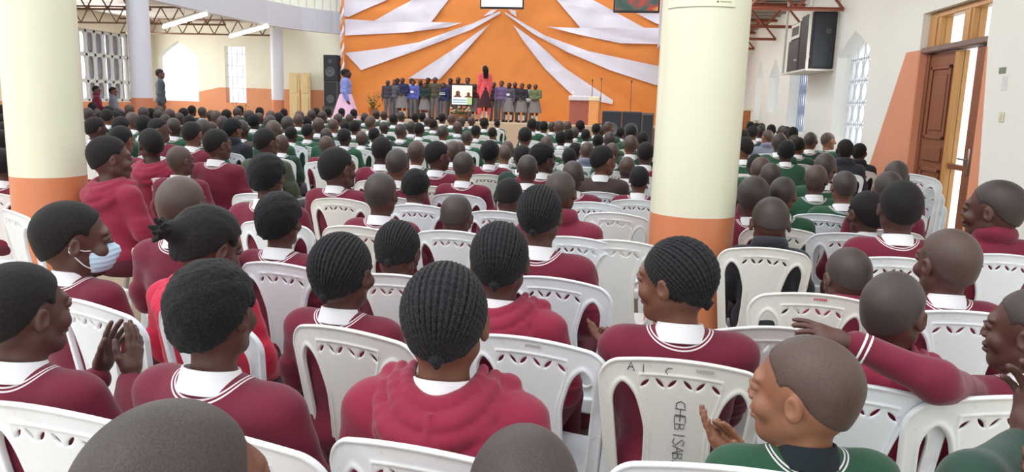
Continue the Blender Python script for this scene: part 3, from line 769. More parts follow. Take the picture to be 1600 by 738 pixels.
# wooden table at the far right
a, b = onY(1146, 170, 19.0), onY(1175, 170, 19.0); zt = a[2]; e = empty('wooden_table', ((a[0]+b[0])/2-.06, 19.0, 0)); W_ = b[0]-a[0]; tag(e, 'varnished wooden table with pale top near the far right windows', 'table')
TW = wood('table_orange_wood', (164, 92, 48), (196, 124, 66))
gg = G(); gg.box((-W_/2-.05, -.3, zt-.04), (W_/2+.03, .3, zt), .01); gg.obj('table_top', plain('pale_table_top', (230, 206, 170), .4), e)
for sx in (-1, 1):
    for sy in (-1, 1):
        gg = G(); gg.box((sx*(W_/2-.03)-.03, sy*.25-.03, 0), (sx*(W_/2-.03)+.03, sy*.25+.03, zt-.04), .006); gg.obj('leg', TW, e)
gg = G(); gg.box((-W_/2+.05, -.27, zt-.55), (W_/2-.05, -.24, zt-.05), .01); gg.obj('apron_panel', TW, e)
a = atdepth(1152, 128, 21.5); e = empty('blue_chair_frame', (a[0], a[1], 0)); 
bpy.data.objects.remove(e)
# wall speaker in its steel cradle
a = onX(1303, 108, RX); zb = 2.14; e = empty('speaker_cradle', (RX, a[1]+.9, zb)); tag(e, 'white steel cradle bolted to the right wall, holding the loudspeaker', 'bracket')
WS = plain('white_painted_angle_iron', (214, 210, 204), .5)
x0_ = -.42; yy0, yy1 = -.9, .9
gg = G(); gg.box((x0_, yy0, -.03), (0, yy1, .0)); gg.obj('shelf', WS, e)
for (xx, yy) in ((x0_, yy0), (x0_, yy1), (-.03, yy0)):
    gg = G(); gg.box((xx, yy-.02, -.03), (xx+.035, yy+.02, 3.36-zb)); gg.obj('upright', WS, e)
for (ya) in (yy0, 0.):
    gg = G(); gg.box((x0_, ya-.015, .16), (x0_+.2, ya+.015, .19)); gg.box((x0_+.08, ya-.015, 0), (x0_+.11, ya+.015, .19)); gg.obj('stop_bar', WS, e)
speaker((RX-.20, a[1]+.36, zb+.002), .35, .80, .84, plain('black_speaker_box', (34, 32, 34), .6), 'nearer black loudspeaker in the steel cradle on the right wall', [(.06, .55, .04)])
speaker((RX-.20, a[1]+1.25, zb+.002), .35, .80, .52, plain('dark_grey_speaker_box', (58, 58, 64), .6), 'farther grey loudspeaker in the steel cradle on the right wall', [])
e = empty('control_box', (RX-.20, a[1]+1.25, zb+.522)); tag(e, 'small pale-framed box on top of the farther cradle loudspeaker', 'box')
gg = G(); gg.box((-.15, -.35, 0), (.15, .35, .28), .01); gg.obj('box_body', plain('dark_brown_box', (74, 62, 56), .6), e)
gg = G(); gg.plate(rect(-.33, .33, .02, .26), [rect(-.27, .27, .07, .21)], lambda u, v, w_: (-.152-w_, u, v), .01); gg.obj('front_frame', plain('pale_frame', (206, 204, 198), .5), e)
# ------------------------------------------------------------------ chairs
def back_y(u, v):
    return -.20-.075*np.clip((v-.44)/.43, 0, 1.2)+.9*u*u
def ws(v):
    t = np.clip((v-.66)/.15, 0, 1); t = t*t*(3-2*t)
    return .080+.030*t+.008*np.clip((.60-v)/.15, 0, 1)
def back_mesh(hu, hw_, leaves=True, name='backrest'):
    xs = axis(-.225, .225, hu); ys = axis(-.016, .016, hw_); zs = axis(.405, .895, hu)
    U, V = np.meshgrid(xs, zs, indexing='ij'); Va = V+.85*U*U
    hwid = .208-.045*np.clip((.87-V)/.45, 0, 1)
    qx = np.abs(U)-hwid+.06; qz = Va-.872+.06
    d = np.hypot(np.maximum(qx, 0), np.maximum(qz, 0))+np.minimum(np.maximum(qx, qz), 0)-.06
    d = np.maximum(d, .415-V)
    e1 = np.abs(U)-(hwid-.036); e2 = ws(V)-np.abs(U); e3 = Va-.822; e4 = .475-V
    def smx(a, b, k): h = np.maximum(k-np.abs(a-b), 0)/k; return np.maximum(a, b)+h*h*k*.25
    op = smx(smx(e1, e2, .012), e3, .075); op = smx(op, e4, .04)
    d = np.maximum(d, -op); d0 = d.copy()
    if leaves:
        for cx, s_, dz in ((-.0825, 1, -.004), (-.047, -1, 0), (-.018, 1, .001), (.018, -1, .001), (.047, 1, 0), (.0825, -1, -.004)):
            an = math.radians(48)*s_; ca, sa = math.cos(an), math.sin(an)
            cz = .806+dz-.62*cx*cx*.6; x, z = U-cx, V-cz
            a = x*ca+z*sa; b = -x*sa+z*ca
            L = .0155; R = (L*L+.0042**2)/(2*.0042); lf = np.maximum(np.hypot(a, b-(R-.0042))-R, np.hypot(a, b+(R-.0042))-R)
            d = np.maximum(d, -lf)
    rim = np.exp(-((np.abs(U)-(ws(V)-.014))/.0032)**2)*(Va < .829)*(V > .45)
    rim2 = np.exp(-((Va-.829)/.0032)**2)*(np.abs(U) < .098)
    edge = np.exp(-((d0+.004)/.005)**2)
    th = .0042+.003*np.maximum(rim, rim2)+.0045*edge
    W = ys[None, :, None]
    body = np.abs(W)-th[:, None, :]; dd = d[:, None, :]; k = .004
    h = np.maximum(k-np.abs(body-dd), 0)/k; F = (np.maximum(body, dd)+h*h*k*.25).astype(np.float32)
    Vv, Q = surfnet(F, xs, ys, zs)
    Vv[:, 1] += back_y(Vv[:, 0], Vv[:, 2])
    return fmesh(name, Vv, Q, PLASTIC)
def seat_mesh(h, name='seat'):
    xs = axis(-.225, .225, h); ys = axis(-.235, .235, h); zs = axis(.36, .47, h*.55)
    f = Field(xs, ys, zs); X, Y, Z = f.pts((slice(None),)*3)
    hwid = .165+.035*np.clip((Y+.2)/.4, 0, 1)
    qx = np.abs(X)-hwid+.05; qy = np.abs(Y)-.215+.05
    d2 = np.hypot(np.maximum(qx, 0), np.maximum(qy, 0))+np.minimum(np.maximum(qx, qy), 0)-.05
    top = .437-.012*np.exp(-(X/.12)**2-(Y/.14)**2)-.02*np.clip((Y-.13)/.08, 0, 1)**2
    slab = np.maximum(Z-top, top-.012-Z)
    skirt = np.maximum(np.maximum(-d2-.012, top-.055-Z), Z-top)
    F = np.maximum(d2, np.minimum(slab, skirt)); f.F = (F+0*X*Y*Z).astype(np.float32)
    V, Q = surfnet(f.F, xs, ys, zs); return fmesh(name, V, Q, PLASTIC)
def leg_mesh(sx, sy):
    g = G(); n = 7
    for i in range(1):
        pass
    # L-section tapering leg
    vs = []; fs = []
    zt = .43 if sy > 0 else .47
    x0, y0 = sx*(.185 if sy > 0 else .16), (.185 if sy > 0 else -.195); x1, y1 = sx*.205, (.215 if sy > 0 else -.255)
    ks = 5
    for i in range(ks):
        t = i/(ks-1); z = zt*(1-t); cx, cy = x0+(x1-x0)*t, y0+(y1-y0)*t; w_ = .034-.008*t; th = .007
        L = [(0, 0), (-sx*w_, 0), (-sx*w_, -sy*th), (-sx*th, -sy*th), (-sx*th, -sy*w_), (0, -sy*w_)]
        vs += [(cx+a, cy+b, z) for a, b in L]
    for i in range(ks-1):
        for k in range(6): a, b = i*6+k, i*6+(k+1) % 6; fs.append((a, b, b+6, a+6))
    fs += [(0, 1, 2, 3), (0, 3, 4, 5)]; q = (ks-1)*6; fs += [(q+3, q+2, q+1, q), (q+5, q+4, q+3, q)]
    g.add(vs, fs)
    if sy > 0: g.box((min(x0, x0-sx*.03), y0-.03, zt-.04), (max(x0, x0-sx*.03), y0, zt))
    o = g.obj('leg', PLASTIC); me = o.data; bpy.data.objects.remove(o); return me
SEAT_HI, SEAT_LO = seat_mesh(.006), seat_mesh(.014)
BACK = {0: back_mesh(.0026, .0022), 1: back_mesh(.0042, .003), 2: back_mesh(.0085, .004)}
LEGS = [leg_mesh(sx, sy) for sx in (-1, 1) for sy in (-1, 1)]
ALLCH = []
def chair(x, y, rz, label=None, z=0., lean=0., roll=0., sc=1.035):
    t = math.hypot(x, y); lod = 0 if t < 3.0 else (1 if t < 7.5 else 2)
    e = empty('plastic_chair', (x, y, z), rz); e.rotation_euler = (lean, roll, rz); e.scale = (sc,)*3; e['category'] = 'chair'
    e['group'] = 'white plastic chairs of the hall'
    link('backrest', BACK[lod], e); link('seat', SEAT_HI if lod == 0 else SEAT_LO, e)
    for L in LEGS: link('leg', L, e)
    ALLCH.append([e, label]); return e
def chair_at(px, py, rz, label=None, hz=.895):
    """chair whose backrest top (height hz) is seen at this place of the hall"""
    p = onZ(px, py, hz); oy = -.28
    x = p[0]+math.sin(rz)*oy; y = p[1]-math.cos(rz)*oy
    return chair(x, y, rz, label)
# marker writing on a backrest, strokes in (u, v) of the backrest seen from behind
GL = {'A': [[(0, 0), (.5, 1), (1, 0)], [(.2, .4), (.85, .45)]], 'I': [[(.5, 0), (.5, 1)]], 'C': [[(.9, .9), (.3, .85), (0, .5), (.35, .08), (.95, .1)]],
      'H': [[(0, 0), (.05, 1)], [(.9, 0), (.95, 1)], [(0, .5), (.95, .5)]], 'E': [[(.9, 1), (0, 1), (0, 0), (.9, 0)], [(0, .5), (.7, .5)]],
      'B': [[(0, 0), (0, 1), (.7, .9), (.7, .6), (0, .52), (.85, .4), (.8, .05), (0, 0)]], 'S': [[(.9, .85), (.4, 1), (.05, .8), (.5, .5), (.9, .25), (.5, 0), (0, .12)]]}
def writing(parent, txt, u0, v0, size, adv, vertical=False, m=INK, th=.0011, name='marker_writing'):
    g = G(); rnd = random.Random(len(txt)); k = 0
    for ch in txt:
        if ch != ' ':
            sz = size*rnd.uniform(.85, 1.1)
            for st in GL[ch]:
                pts = []
                for a, b in st:
                    a, b = a*sz*.75, b*sz
                    if vertical: u, v = u0+b-sz*.5, v0-k*adv-a
                    else: u, v = u0+k*adv+a, v0+b
                    pts.append((u, float(back_y(u, v))-.0048-(.0005 if True else 0), v))
                g.tube(pts, th, 5)
        k += 1
    return g.obj(name, m, parent, True)

# ------------------------------------------------------------------ people
def rot(yaw, pitch=0., tilt=0.):
    return np.array((Matrix.Rotation(yaw, 3, 'Z') @ Matrix.Rotation(pitch, 3, 'X') @ Matrix.Rotation(tilt, 3, 'Y')))
HC = np.array([0, .012, .643]); PV = np.array([0, -.008, .56])
def head_frame(yaw, pitch, tilt, base=None):
    R = rot(yaw, pitch, tilt); pv = PV if base is None else base; return R, pv+R@(HC-PV)
def head_parts(f, R, c, hs=1., lod=0, mouth=0.):
    def L(p): return c+R@(np.array(p)*hs)
    def E(p, r, k=.02, op='u', ex=None): f.ell(L(p), np.array(r)*hs, k, R if ex is None else R@ex, op)
    E((0, -.014, .022), (.0735, .092, .085)); E((0, .024, -.028), (.053, .058, .073), .03)
    E((0, -.04, -.025), (.050, .045, .045), .03)
    E((0, .056, -.088), (.023, .023, .020), .03)
    for s in (-1, 1): f.cap(L((s*.047, .0, -.055)), L((s*.018, .055, -.092)), .015*hs, .013*hs, .03)
    if lod == 2:
        f.cap(L((0, .088, .0)), L((0, .104, -.03)), .009*hs, .012*hs, .012)
        for s in (-1, 1): E((s*.077, -.004, -.012), (.012, .018, .03), .008)
        return
    E((0, .076, .016), (.046, .014, .012), .02)
    for s in (-1, 1):
        E((s*.036, .060, -.036), (.024, .022, .022), .02)
        E((s*.029, .099, -.004), (.016, .014, .0105), .012, 's')
        E((s*.029, .079, -.003), (.0155, .0115, .0095), .004)
        # upper lid
        f.cap(L((s*.016, .0895, .003)), L((s*.029, .0925, .0055)), .0028*hs, .003*hs, .004); f.cap(L((s*.029, .0925, .0055)), L((s*.043, .083, .002)), .003*hs, .0026*hs, .004)
    f.cap(L((0, .084, .006)), L((0, .0965, -.029)), .006*hs, .0085*hs, .014)
    for s in (-1, 1): E((s*.0125, .090, -.033), (.0078, .008, .0065), .008)
    E((0, .0835, -.056), (.023, .0125, .0075), .007); E((0, .0815, -.070), (.020, .0125, .008), .007)
    E((0, .0985, -.063), (.022, .009, .002), .004, 's')
    for s in (-1, 1):
        ex = rot(s*-.35, -.15)
        E((s*.0765, -.006, -.010), (.0085, .0165, .0275), .006, 'u', ex)
        E((s*.0855, -.002, -.006), (.006, .009, .0155), .005, 's', ex)
def hand_parts(f, w, R, s=1., side=1, curl=.5, spread=.12, lod=0):
    """hand with wrist at w; R columns: x towards the little finger, y along the fingers, z out of the back"""
    w = np.array(w)
    def L(x, y, z): return w+R@(np.array([x, y, z])*s)
    f.cap(L(0, -.03, 0), L(0, .02, 0), .023*s, .024*s, .02)
    for i, x in enumerate((-.027, -.009, .009, .026)):
        f.cap(L(x*.55, .02, 0), L(x, .078-abs(x+.005)*.25, 0), .0155*s, .0115*s, .014)
    lens = (.068, .076, .071, .054)
    for i, x in enumerate((-.029, -.0095, .0095, .0275)):
        a = (i-1.5)*spread; p = np.array([x, .080-abs(x+.005)*.25, 0.]); cu = curl*.45+(.06*i)
        rr = (.0088, .0092, .0088, .0078)[i]; an = cu*.5
        for j, fr_ in enumerate((.45, .31, .24)):
            d = np.array([math.sin(a)*math.cos(an), math.cos(a)*math.cos(an), -math.sin(an)]); q = p+d*lens[i]*fr_
            f.cap(L(*p), L(*q), (rr-.0006*j)*s, (rr-.0006*(j+1))*s, .003); p = q; an += cu
    p0, p1, p2, p3 = (-.020, .012, -.006), (-.040, .038, -.016), (-.052, .064, -.022), (-.056, .088, -.026)
    f.cap(L(*p0), L(*p1), .015*s, .0125*s, .012); f.cap(L(*p1), L(*p2), .0115*s, .0098*s, .004); f.cap(L(*p2), L(*p3), .0098*s, .0082*s, .003)
def frame3(y, z):
    y = np.array(y, float); y /= np.linalg.norm(y); z = np.array(z, float); z -= y*(z@y); z /= np.linalg.norm(z); return np.stack([np.cross(y, z), y, z], 1)
# arm poses: shoulder, elbow, wrist, hand frame (fingers, back of hand)
def arm(pose, s):
    if pose == 'clap': return ((s*.155, 0, .445), (s*.215, .05, .26), (s*.055, .26, .36), ((-s*.15, .45, .85), (s, .1, .1)), .25)
    if pose == 'clapwide': return ((s*.155, 0, .445), (s*.235, .03, .25), (s*.12, .25, .37), ((-s*.1, .35, .9), (s, .2, .1)), .35)
    if pose == 'left': return ((s*.155, 0, .445), (s*.17-.05, .06, .26), (-.19+s*.035, .21, .36), ((-.5, .25, .8), (s*.6, .7, .1)), .3)
    if pose == 'standing': return ((s*.165, 0, .0), (s*.20, -.01, -.27), (s*.185, .05, -.49), ((0, .1, -1), (s, 0, 0)), .3)
    if pose == 'clasp': return ((s*.165, 0, .0), (s*.20, .02, -.25), (s*.05, .16, -.33), ((-s*.8, .2, -.5), (0, 1, .1)), .5)
    return ((s*.155, 0, .445), (s*.20, .03, .25), (s*.085, .22, .125), ((-s*.3, 1, -.1), (0, 0, 1)), .5)
def arm_body(f, A, s, lod, k=.03):
    sh, el, wr, (fd, bk), cu = A
    f.cap(sh, el, .044, .036, k); f.cap(el, wr, .035, .023, .02)
    R = frame3(fd, bk)
    if R[:, 0]@np.array([s, 0, 0]) < 0 and False: pass
    # thumb side (local -x) should point up / inwards
    Rx = R.copy()
    if (Rx[:, 0]@np.array([0, 0, 1])) > .2: Rx[:, 0] *= -1
    hand_parts(f, np.array(wr)+Rx[:, 1]*.03, Rx, .92, s, cu, .12, lod)
_bc = {}
def seated_body(yaw, pitch, tilt, armp, lod, hs=1., armcustom=None):
    key = ('b', round(yaw, 2), round(pitch, 2), round(tilt, 2), armp, lod, hs)
    if key in _bc: return _bc[key]
    h = (.0036, .0060, .010)[lod]; H = (.011, .014, .018)[lod]
    R, c = head_frame(yaw, pitch, tilt)
    A = armcustom or [arm(armp, s) for s in (-1, 1)]
    ws_ = np.array([a[2] for a in A]); ex = .15
    if armp == 'lap' or lod == 2: fx = [(c[0]-.12, c[0]+.12)]; fy = [(c[1]-.125, c[1]+.125)]; fz = [(.50, .77)]
    else:
        fx = [(min(c[0]-.12, ws_[:, 0].min()-.07), max(c[0]+.12, ws_[:, 0].max()+.07))]; fy = [(c[1]-.125, ws_[:, 1].max()+.15)]
        fz = [(.48, .77), (ws_[:, 2].min()-.02, .48)]
    x0 = min(-.27, min(min(a[1][0], a[2][0]) for a in A)-.16); x1 = max(.27, max(max(a[1][0], a[2][0]) for a in A)+.16)
    y1 = max(.60, max(a[2][1] for a in A)+.2)
    y0 = min(-.20, min(a[2][1] for a in A)-.2, min(a[1][1] for a in A)-.1)
    f = Field(axis(x0, x1, H, fx, h), axis(y0, y1, H, fy, h), axis(-.46, .80, H, fz, h))
    f.ell((0, -.02, .09), (.155, .115, .095)); f.ell((0, 0, .24), (.12, .085, .14), .04); f.ell((0, 0, .36), (.145, .095, .135), .04)
    f.cap((-.12, -.005, .446), (.12, -.005, .446), .040, None, .04)
    for s in (-1, 1): f.cap((0, -.012, .478), (s*.09, -.01, .455), .034, .034, .03)
    f.cap((0, -.012, .46), (c[0]*.4, c[1]*.4-.002, .585), .050*hs, .047*hs, .03)
    for s in (-1, 1):
        f.cap((s*.085, 0, .068), (s*.10, .40, .06), .072, .052, .03); f.cap((s*.10, .41, .05), (s*.10, .41, -.37), .048, .032, .02)
        f.cap((s*.10, .38, -.41), (s*.10, .53, -.42), .030, .024, .02)
    for s, a in zip((-1, 1), A): arm_body(f, a, s, lod)
    head_parts(f, R, c, hs, lod)
    V, Q = f.mesh(); me = fmesh('body', V, Q, SK[0]); _bc[key] = me; return me
def hair_mesh(style, lod):
    key = ('h', style, lod)
    if key in _bc: return _bc[key]
    h = (.0036, .0055, .010)[lod]
    off = {'shave': .0022, 'shave2': .0022, 'crop': .0065, 'afro': .017, 'braids': .003, 'bun': .012, 'hawk': .02}[style]
    f = Field(axis(-.115, .115, h), axis(-.24 if style == 'bun' else -.14, .13, h), axis(-.12, .145, h))
    f.ell((0, -.014, .022), (.0735+off, .092+off, .085+off)); f.ell((0, -.04, -.03), (.052+off, .045+off, .05+off*.6), .03)
    X, Y, Z = f.pts((slice(None),)*3)
    n = np.array([0, -.60, .80]); cut = -(Y*n[1]+Z*n[2])+(.008 if style in ('shave', 'shave2', 'crop') else .004)+.012*np.exp(-((np.abs(X)-.078)/.012)**2)*np.exp(-((Y-.0)/.03)**2)
    cut = cut-.022*np.exp(-((np.abs(X)-.074)/.01)**2)*np.exp(-((Y-.032)/.012)**2)
    # nape line
    cut = np.maximum(cut, -(Z+.078)); cut = np.maximum(cut, (Y-.078-(0 if style != 'afro' else .006)))
    k = .007; A = f.F; hh = np.maximum(k-np.abs(A-cut), 0)/k; F = np.maximum(A, cut)+hh*hh*k*.25
    if style in ('afro', 'bun', 'crop', 'hawk'):
        am = {'afro': .0022, 'bun': .0016, 'crop': .0006, 'hawk': .003}[style]
        F = F+am*np.sin(X*210+2*np.sin(Y*130))*np.sin(Y*190+2*np.sin(Z*150))*np.sin(Z*230)
        F = F+am*.8*np.sin(X*90)*np.sin(Z*80+Y*60)
    if style == 'braids':
        # shallow partings between rows
        dy, dz = Y+.0, Z-.0
        ax_ = np.array([0, .70, .714])   # front to back axis (forehead pole .. nape pole)
        up = -dy*.66+dz*.75 ; ph = np.arctan2(X, up+1e-6)
        F = F+.0016*np.cos(ph*26)
    f.F = F.astype(np.float32)
    if style == 'bun':
        f.ell((0, -.115, .02), (.034, .036, .032), .02)
        for i in range(22):
            a = i*2.4; r = .02+.03*((i*7) % 5)/5
            f.cap((0, -.12, .02), (r*.8*math.cos(a), -.15-.010*(i % 3), .018+r*.8*math.sin(a)), .012, .005, .006)
    V, Q = f.mesh()
    if style == 'braids':
        g = G(); g.v = []; n = 16 if lod == 0 else 11; a_, b_, c_ = .0765, .095, .088; cen = np.array([0, -.014, .022])
        Pf = np.array([0, .074, .052]); Pn = np.array([0, -.070, -.058]); axv = (Pf-Pn)/np.linalg.norm(Pf-Pn); mid = (Pf+Pn)/2
        upv = np.array([0, -.6, .8]); upv = upv-axv*(upv@axv); upv /= np.linalg.norm(upv); sd = np.cross(axv, upv)
        for i in range(-n, n+1):
            ph = i/(n+.3)*math.radians(98); dr = upv*math.cos(ph)+sd*math.sin(ph); pts = []; rr = []; steps = 64 if lod == 0 else 20
            for j in range(steps+1):
                t = j/steps; al = math.radians(4)+t*math.radians(172)
                dv = axv*math.cos(al)+dr*math.sin(al)   # direction from mid, hits the ellipsoid
                o = mid-cen; A = (dv[0]/a_)**2+(dv[1]/b_)**2+(dv[2]/c_)**2; B = 2*(o[0]*dv[0]/a_**2+o[1]*dv[1]/b_**2+o[2]*dv[2]/c_**2); C_ = (o[0]/a_)**2+(o[1]/b_)**2+(o[2]/c_)**2-1
                tt = (-B+math.sqrt(max(0, B*B-4*A*C_)))/(2*A); p = mid+dv*tt
                if abs(p[0]) > .055 and p[1] > -.02 and p[2] < -.005: continue
                pts.append(p); wd = min(1., math.sin(al)*1.6+.25)
                rr.append((.0032+.0019*abs(math.sin(j*(1.05 if lod == 0 else 1.2))))*wd+.0004)
            if len(pts) > 3: g.tube(pts, rr, 6)
        # gathered knot at the nape
        kn = cen+np.array([0, -.068, -.072])
        g.tube([kn+np.array([0, .004, .018]), kn+np.array([0, -.010, .004]), kn+np.array([0, -.006, -.012])], [.012, .015, .005], 10)
        tv_ = np.array(g.v); q4 = [f_ for f_ in g.f if len(f_) == 4]
        V2 = np.concatenate([V, tv_]); Q2 = np.concatenate([Q, np.array(q4)+len(V)]); V, Q = V2, Q2
    me = fmesh('hair', V, Q, HM.get(style, HM['afro'] if style == 'hawk' else HM['crop'])); _bc[key] = me; return me
def top_mesh(kind, armp, lod, armcustom=None):
    key = ('t', kind, armp, lod)
    if key in _bc: return _bc[key]
    H = (.0052, .010, .017)[lod]; A = armcustom or [arm(armp, s) for s in (-1, 1)]
    x0 = min(-.30, min(min(a[1][0], a[2][0]) for a in A)-.1); x1 = max(.30, max(max(a[1][0], a[2][0]) for a in A)+.1); y1 = max(.34, max(a[2][1] for a in A)+.1)
    y0 = min(-.24, min(min(a[1][1], a[2][1]) for a in A)-.1); z1 = max(.63, max(max(a[1][2], a[2][2]) for a in A)+.1)
    f = Field(axis(x0, x1, H), axis(y0, y1, H), axis(-.0, z1, H))
    f.ell((0, -.01, .12), (.168, .13, .10)); f.ell((0, 0, .25), (.145, .108, .15), .05); f.ell((0, -.002, .36), (.160, .110, .143), .05)
    f.cap((-.116, -.004, .442), (.116, -.004, .442), .052, None, .05)
    for s in (-1, 1): f.cap((0, -.012, .468), (s*.10, -.008, .450), .048, .048, .04)
    for s, a in zip((-1, 1), A):
        sh, el, wr, (fd, bk), cu = a; wr = np.array(wr); el_ = np.array(el)
        f.cap(sh, el, .060, .050, .035); f.cap(el, wr, .050, .035, .03)
        dd = (wr-el_)/np.linalg.norm(wr-el_); f.cap(wr-dd*.03, wr+dd*.005, .032, .031, .01)
        # cloth folds round the elbow
        mid = (np.array(sh)*.35+el_*.65)
        for q in (-.5, .1, .7):
            pp = el_+(np.array(sh)-el_)*(.12+.2*(q+.5)); f.ell(pp+np.array([s*.012, -.012, 0]), (.05, .048, .014), .022)
    if kind in ('hood', 'high'):
        # collar tube and the hood lying on the back, in overlapping arcs
        def arc(rx, ry, cz, drop, r, k, y0=-.01, side=1., w_=1.):
            P = [(rx*math.cos(t), y0+ry*math.sin(t), cz+drop*(.5+.5*math.sin(t))) for t in [2*math.pi*i/20 for i in range(21)]]
            for a_, b_ in zip(P[:-1], P[1:]): f.cap(a_, b_, r, None, k)
        if kind == 'high':
            arc(.062, .056, .535, -.03, .022, .02); arc(.066, .06, .555, -.03, .018, .02)
        else:
            def back(rx, yb, zt, zb, r, k, sk=0.):
                P = []
                for i in range(15):
                    t = math.pi*i/14; sx_ = math.cos(t); q = math.sin(t)
                    P.append((rx*sx_+sk*q, .03-(yb+.03)*q**.8, zt-(zt-zb)*q**1.15))
                for i in range(14):
                    e_ = min(i, 13-i)/6.5; f.cap(P[i], P[i+1], r*(.6+.4*min(1, e_*1.6)), None, k)
            f.ell((0, -.075, .445), (.125, .05, .065), .012)
            back(.074, .084, .535, .502, .020, .003); back(.098, .106, .526, .472, .026, .003, .006)
            back(.121, .122, .506, .438, .029, .003, -.010); back(.136, .120, .484, .402, .027, .003, .008)
            f.cap((0.003, -.118, .50), (.006, -.146, .44), .007, .007, .006); f.cap((-.04, -.135, .415), (.045, -.135, .405), .013, .011, .005)
            f.cap((-.12, .04, .50), (-.05, .10, .44), .03, .02, .012); f.cap((.12, .04, .50), (.05, .10, .44), .03, .02, .012)
    X, Y, Z = f.pts((slice(None),)*3)
    F = f.F
    am = .0028 if kind != 'plain' else .0018
    F = F+am*np.sin(X*34+3*np.sin(Z*17))*np.sin(Z*41+2*np.sin(Y*25))
    hem = -(Z-.035); F = np.maximum(F, hem)
    f.F = F.astype(np.float32)
    V, Q = f.mesh(); me = fmesh('sweater', V, Q, CL['maroon']); _bc[key] = me; return me
def legs_mesh(lod):
    key = ('l', lod)
    if key in _bc: return _bc[key]
    H = (.012, .015, .022)[lod]; f = Field(axis(-.24, .24, H), axis(-.18, .52, H), axis(-.36, .24, H))
    f.ell((0, -.02, .09), (.160, .12, .10))
    for s in (-1, 1): f.cap((s*.085, 0, .075), (s*.10, .40, .068), .080, .062, .03); f.cap((s*.10, .41, .05), (s*.10, .41, -.32), .062, .055, .03)
    V, Q = f.mesh(); me = fmesh('trousers', V, Q, TROUS); _bc[key] = me; return me
def collar_mesh(lod):
    key = ('c', lod)
    if key in _bc: return _bc[key]
    n = 40 if lod == 0 else 20
    prof = [(.0515, -.01), (.0515, .030), (.0530, .0375), (.057, .038), (.0615, .024), (.070, -.002), (.0725, -.009), (.070, -.0115), (.064, -.004), (.058, -.006)]
    vs = []; fs = []; m = len(prof)
    for i in range(n+1):
        t = math.pi/2+.22+(2*math.pi-.44)*i/n; fr_ = math.sin(t)*.5+.5   # 1 at the front
        for j, (r, z) in enumerate(prof):
            ext = 1+.35*fr_**6 if j in (5, 6, 7) else 1.
            z_ = .506+z-.028*fr_-(.03*fr_**6 if j in (5, 6, 7) else 0)
            vs.append((r*ext*1.04*math.cos(t), -.012+r*ext*.96*math.sin(t), z_))
    for i in range(n):
        for j in range(m): a, b = i*m+j, i*m+(j+1) % m; fs.append((a, b, b+m, a+m))
    g = G(); g.add(vs, fs); o = g.obj('collar', COLLAR['white'], smooth=True); me = o.data; bpy.data.objects.remove(o); _bc[key] = me; return me
def eye_meshes():
    if 'eye' in _bc: return _bc['eye']
    g = G(); n = 12
    def ball(r, a1, mi):
        vs = []; fs = []
        for i in range(9):
            t = math.pi*i/8*a1
            for k in range(n): p = 2*math.pi*k/n; vs.append((r*math.sin(t)*math.cos(p), r*math.cos(t), r*math.sin(t)*math.sin(p)))
        for i in range(8):
            for k in range(n): fs.append((i*n+k, i*n+(k+1) % n, (i+1)*n+(k+1) % n, (i+1)*n+k))
        g.add(vs, fs, mi)
    ball(.0108, 1., 0); ball(.0112, .17, 1)
    o = g.obj('eye', [EYE, IRIS], smooth=True); me = o.data; bpy.data.objects.remove(o); _bc['eye'] = me; return me
def setmat(o, m, slot=0):
    o.material_slots[slot].link = 'OBJECT'; o.material_slots[slot].material = m
PEOPLE = []
def seated(x, y, rz, s, label=None, yaw=0., pitch=0., tilt=0., hair='crop', top='maroon', sk=0, armp='lap', collar='white', lod=None, hs=1., z=.44, lean=0., armcustom=None, eyes=False, group=None, chaired=True, armworld=None):
    t = math.hypot(x, y); lod = (0 if t < 3.1 else 1 if t < 7.5 else 2) if lod is None else lod
    if lod > 0: q = math.radians(25) ; yaw = round(yaw/q)*q; pitch = round(pitch/.15)*.15; tilt = 0. if lod == 2 else tilt
    e = empty('person', (x, y, z), rz, s); e.rotation_euler = (lean, 0, rz); e['category'] = 'person'
    if armworld:
        Mi = np.array((Matrix.Translation((x, y, z)) @ Matrix.Rotation(rz, 4, 'Z') @ Matrix.Rotation(lean, 4, 'X') @ Matrix.Scale(s, 4)).inverted())
        armcustom = armworld(lambda q: tuple((Mi @ np.append(np.array(q, float), 1))[:3]), Mi[:3, :3])
    b = link('body', seated_body(yaw, pitch, tilt, armp, lod, hs, armcustom), e); setmat(b, SK[sk])
    R, c = head_frame(yaw, pitch, tilt); mt = Matrix(R.tolist()).to_4x4(); mt.translation = Vector(c.tolist())
    h = link('hair', hair_mesh(hair, lod), e); h.matrix_local = mt @ Matrix.Scale(hs, 4)
    if hair == 'shave': setmat(h, HM['shave2'] if (int(x*100)+int(y*100)) % 3 == 0 else HM['shave'])
    kind = 'hood' if top in ('maroon_hood', 'crimson') else 'high' if top in ('maroon_high', 'black', 'grey') else 'plain'
    if collar == 'hood': kind = 'hood'; collar = None
    tp = link('sweater' if kind == 'plain' else 'hooded_jumper' if kind == 'hood' else 'jacket', top_mesh(kind, armp, lod, armcustom), e); setmat(tp, CL[top])
    if collar and (kind == 'plain' or lod == 0 and kind == 'hood'):
        k = link('collar', collar_mesh(lod), e); setmat(k, COLLAR[collar])
    l = link('trousers', legs_mesh(lod), e); setmat(l, MSKIRT if 'maroon' in top else TROUS)
    if eyes:
        for sd in (-1, 1):
            m2 = mt @ Matrix.Translation(Vector((sd*.029*hs, .0832*hs, -.003*hs))); k = link('eye', eye_meshes(), e); k.matrix_local = m2
    if label: e['label'] = label
    PEOPLE.append([e, label, top, hair]); return e
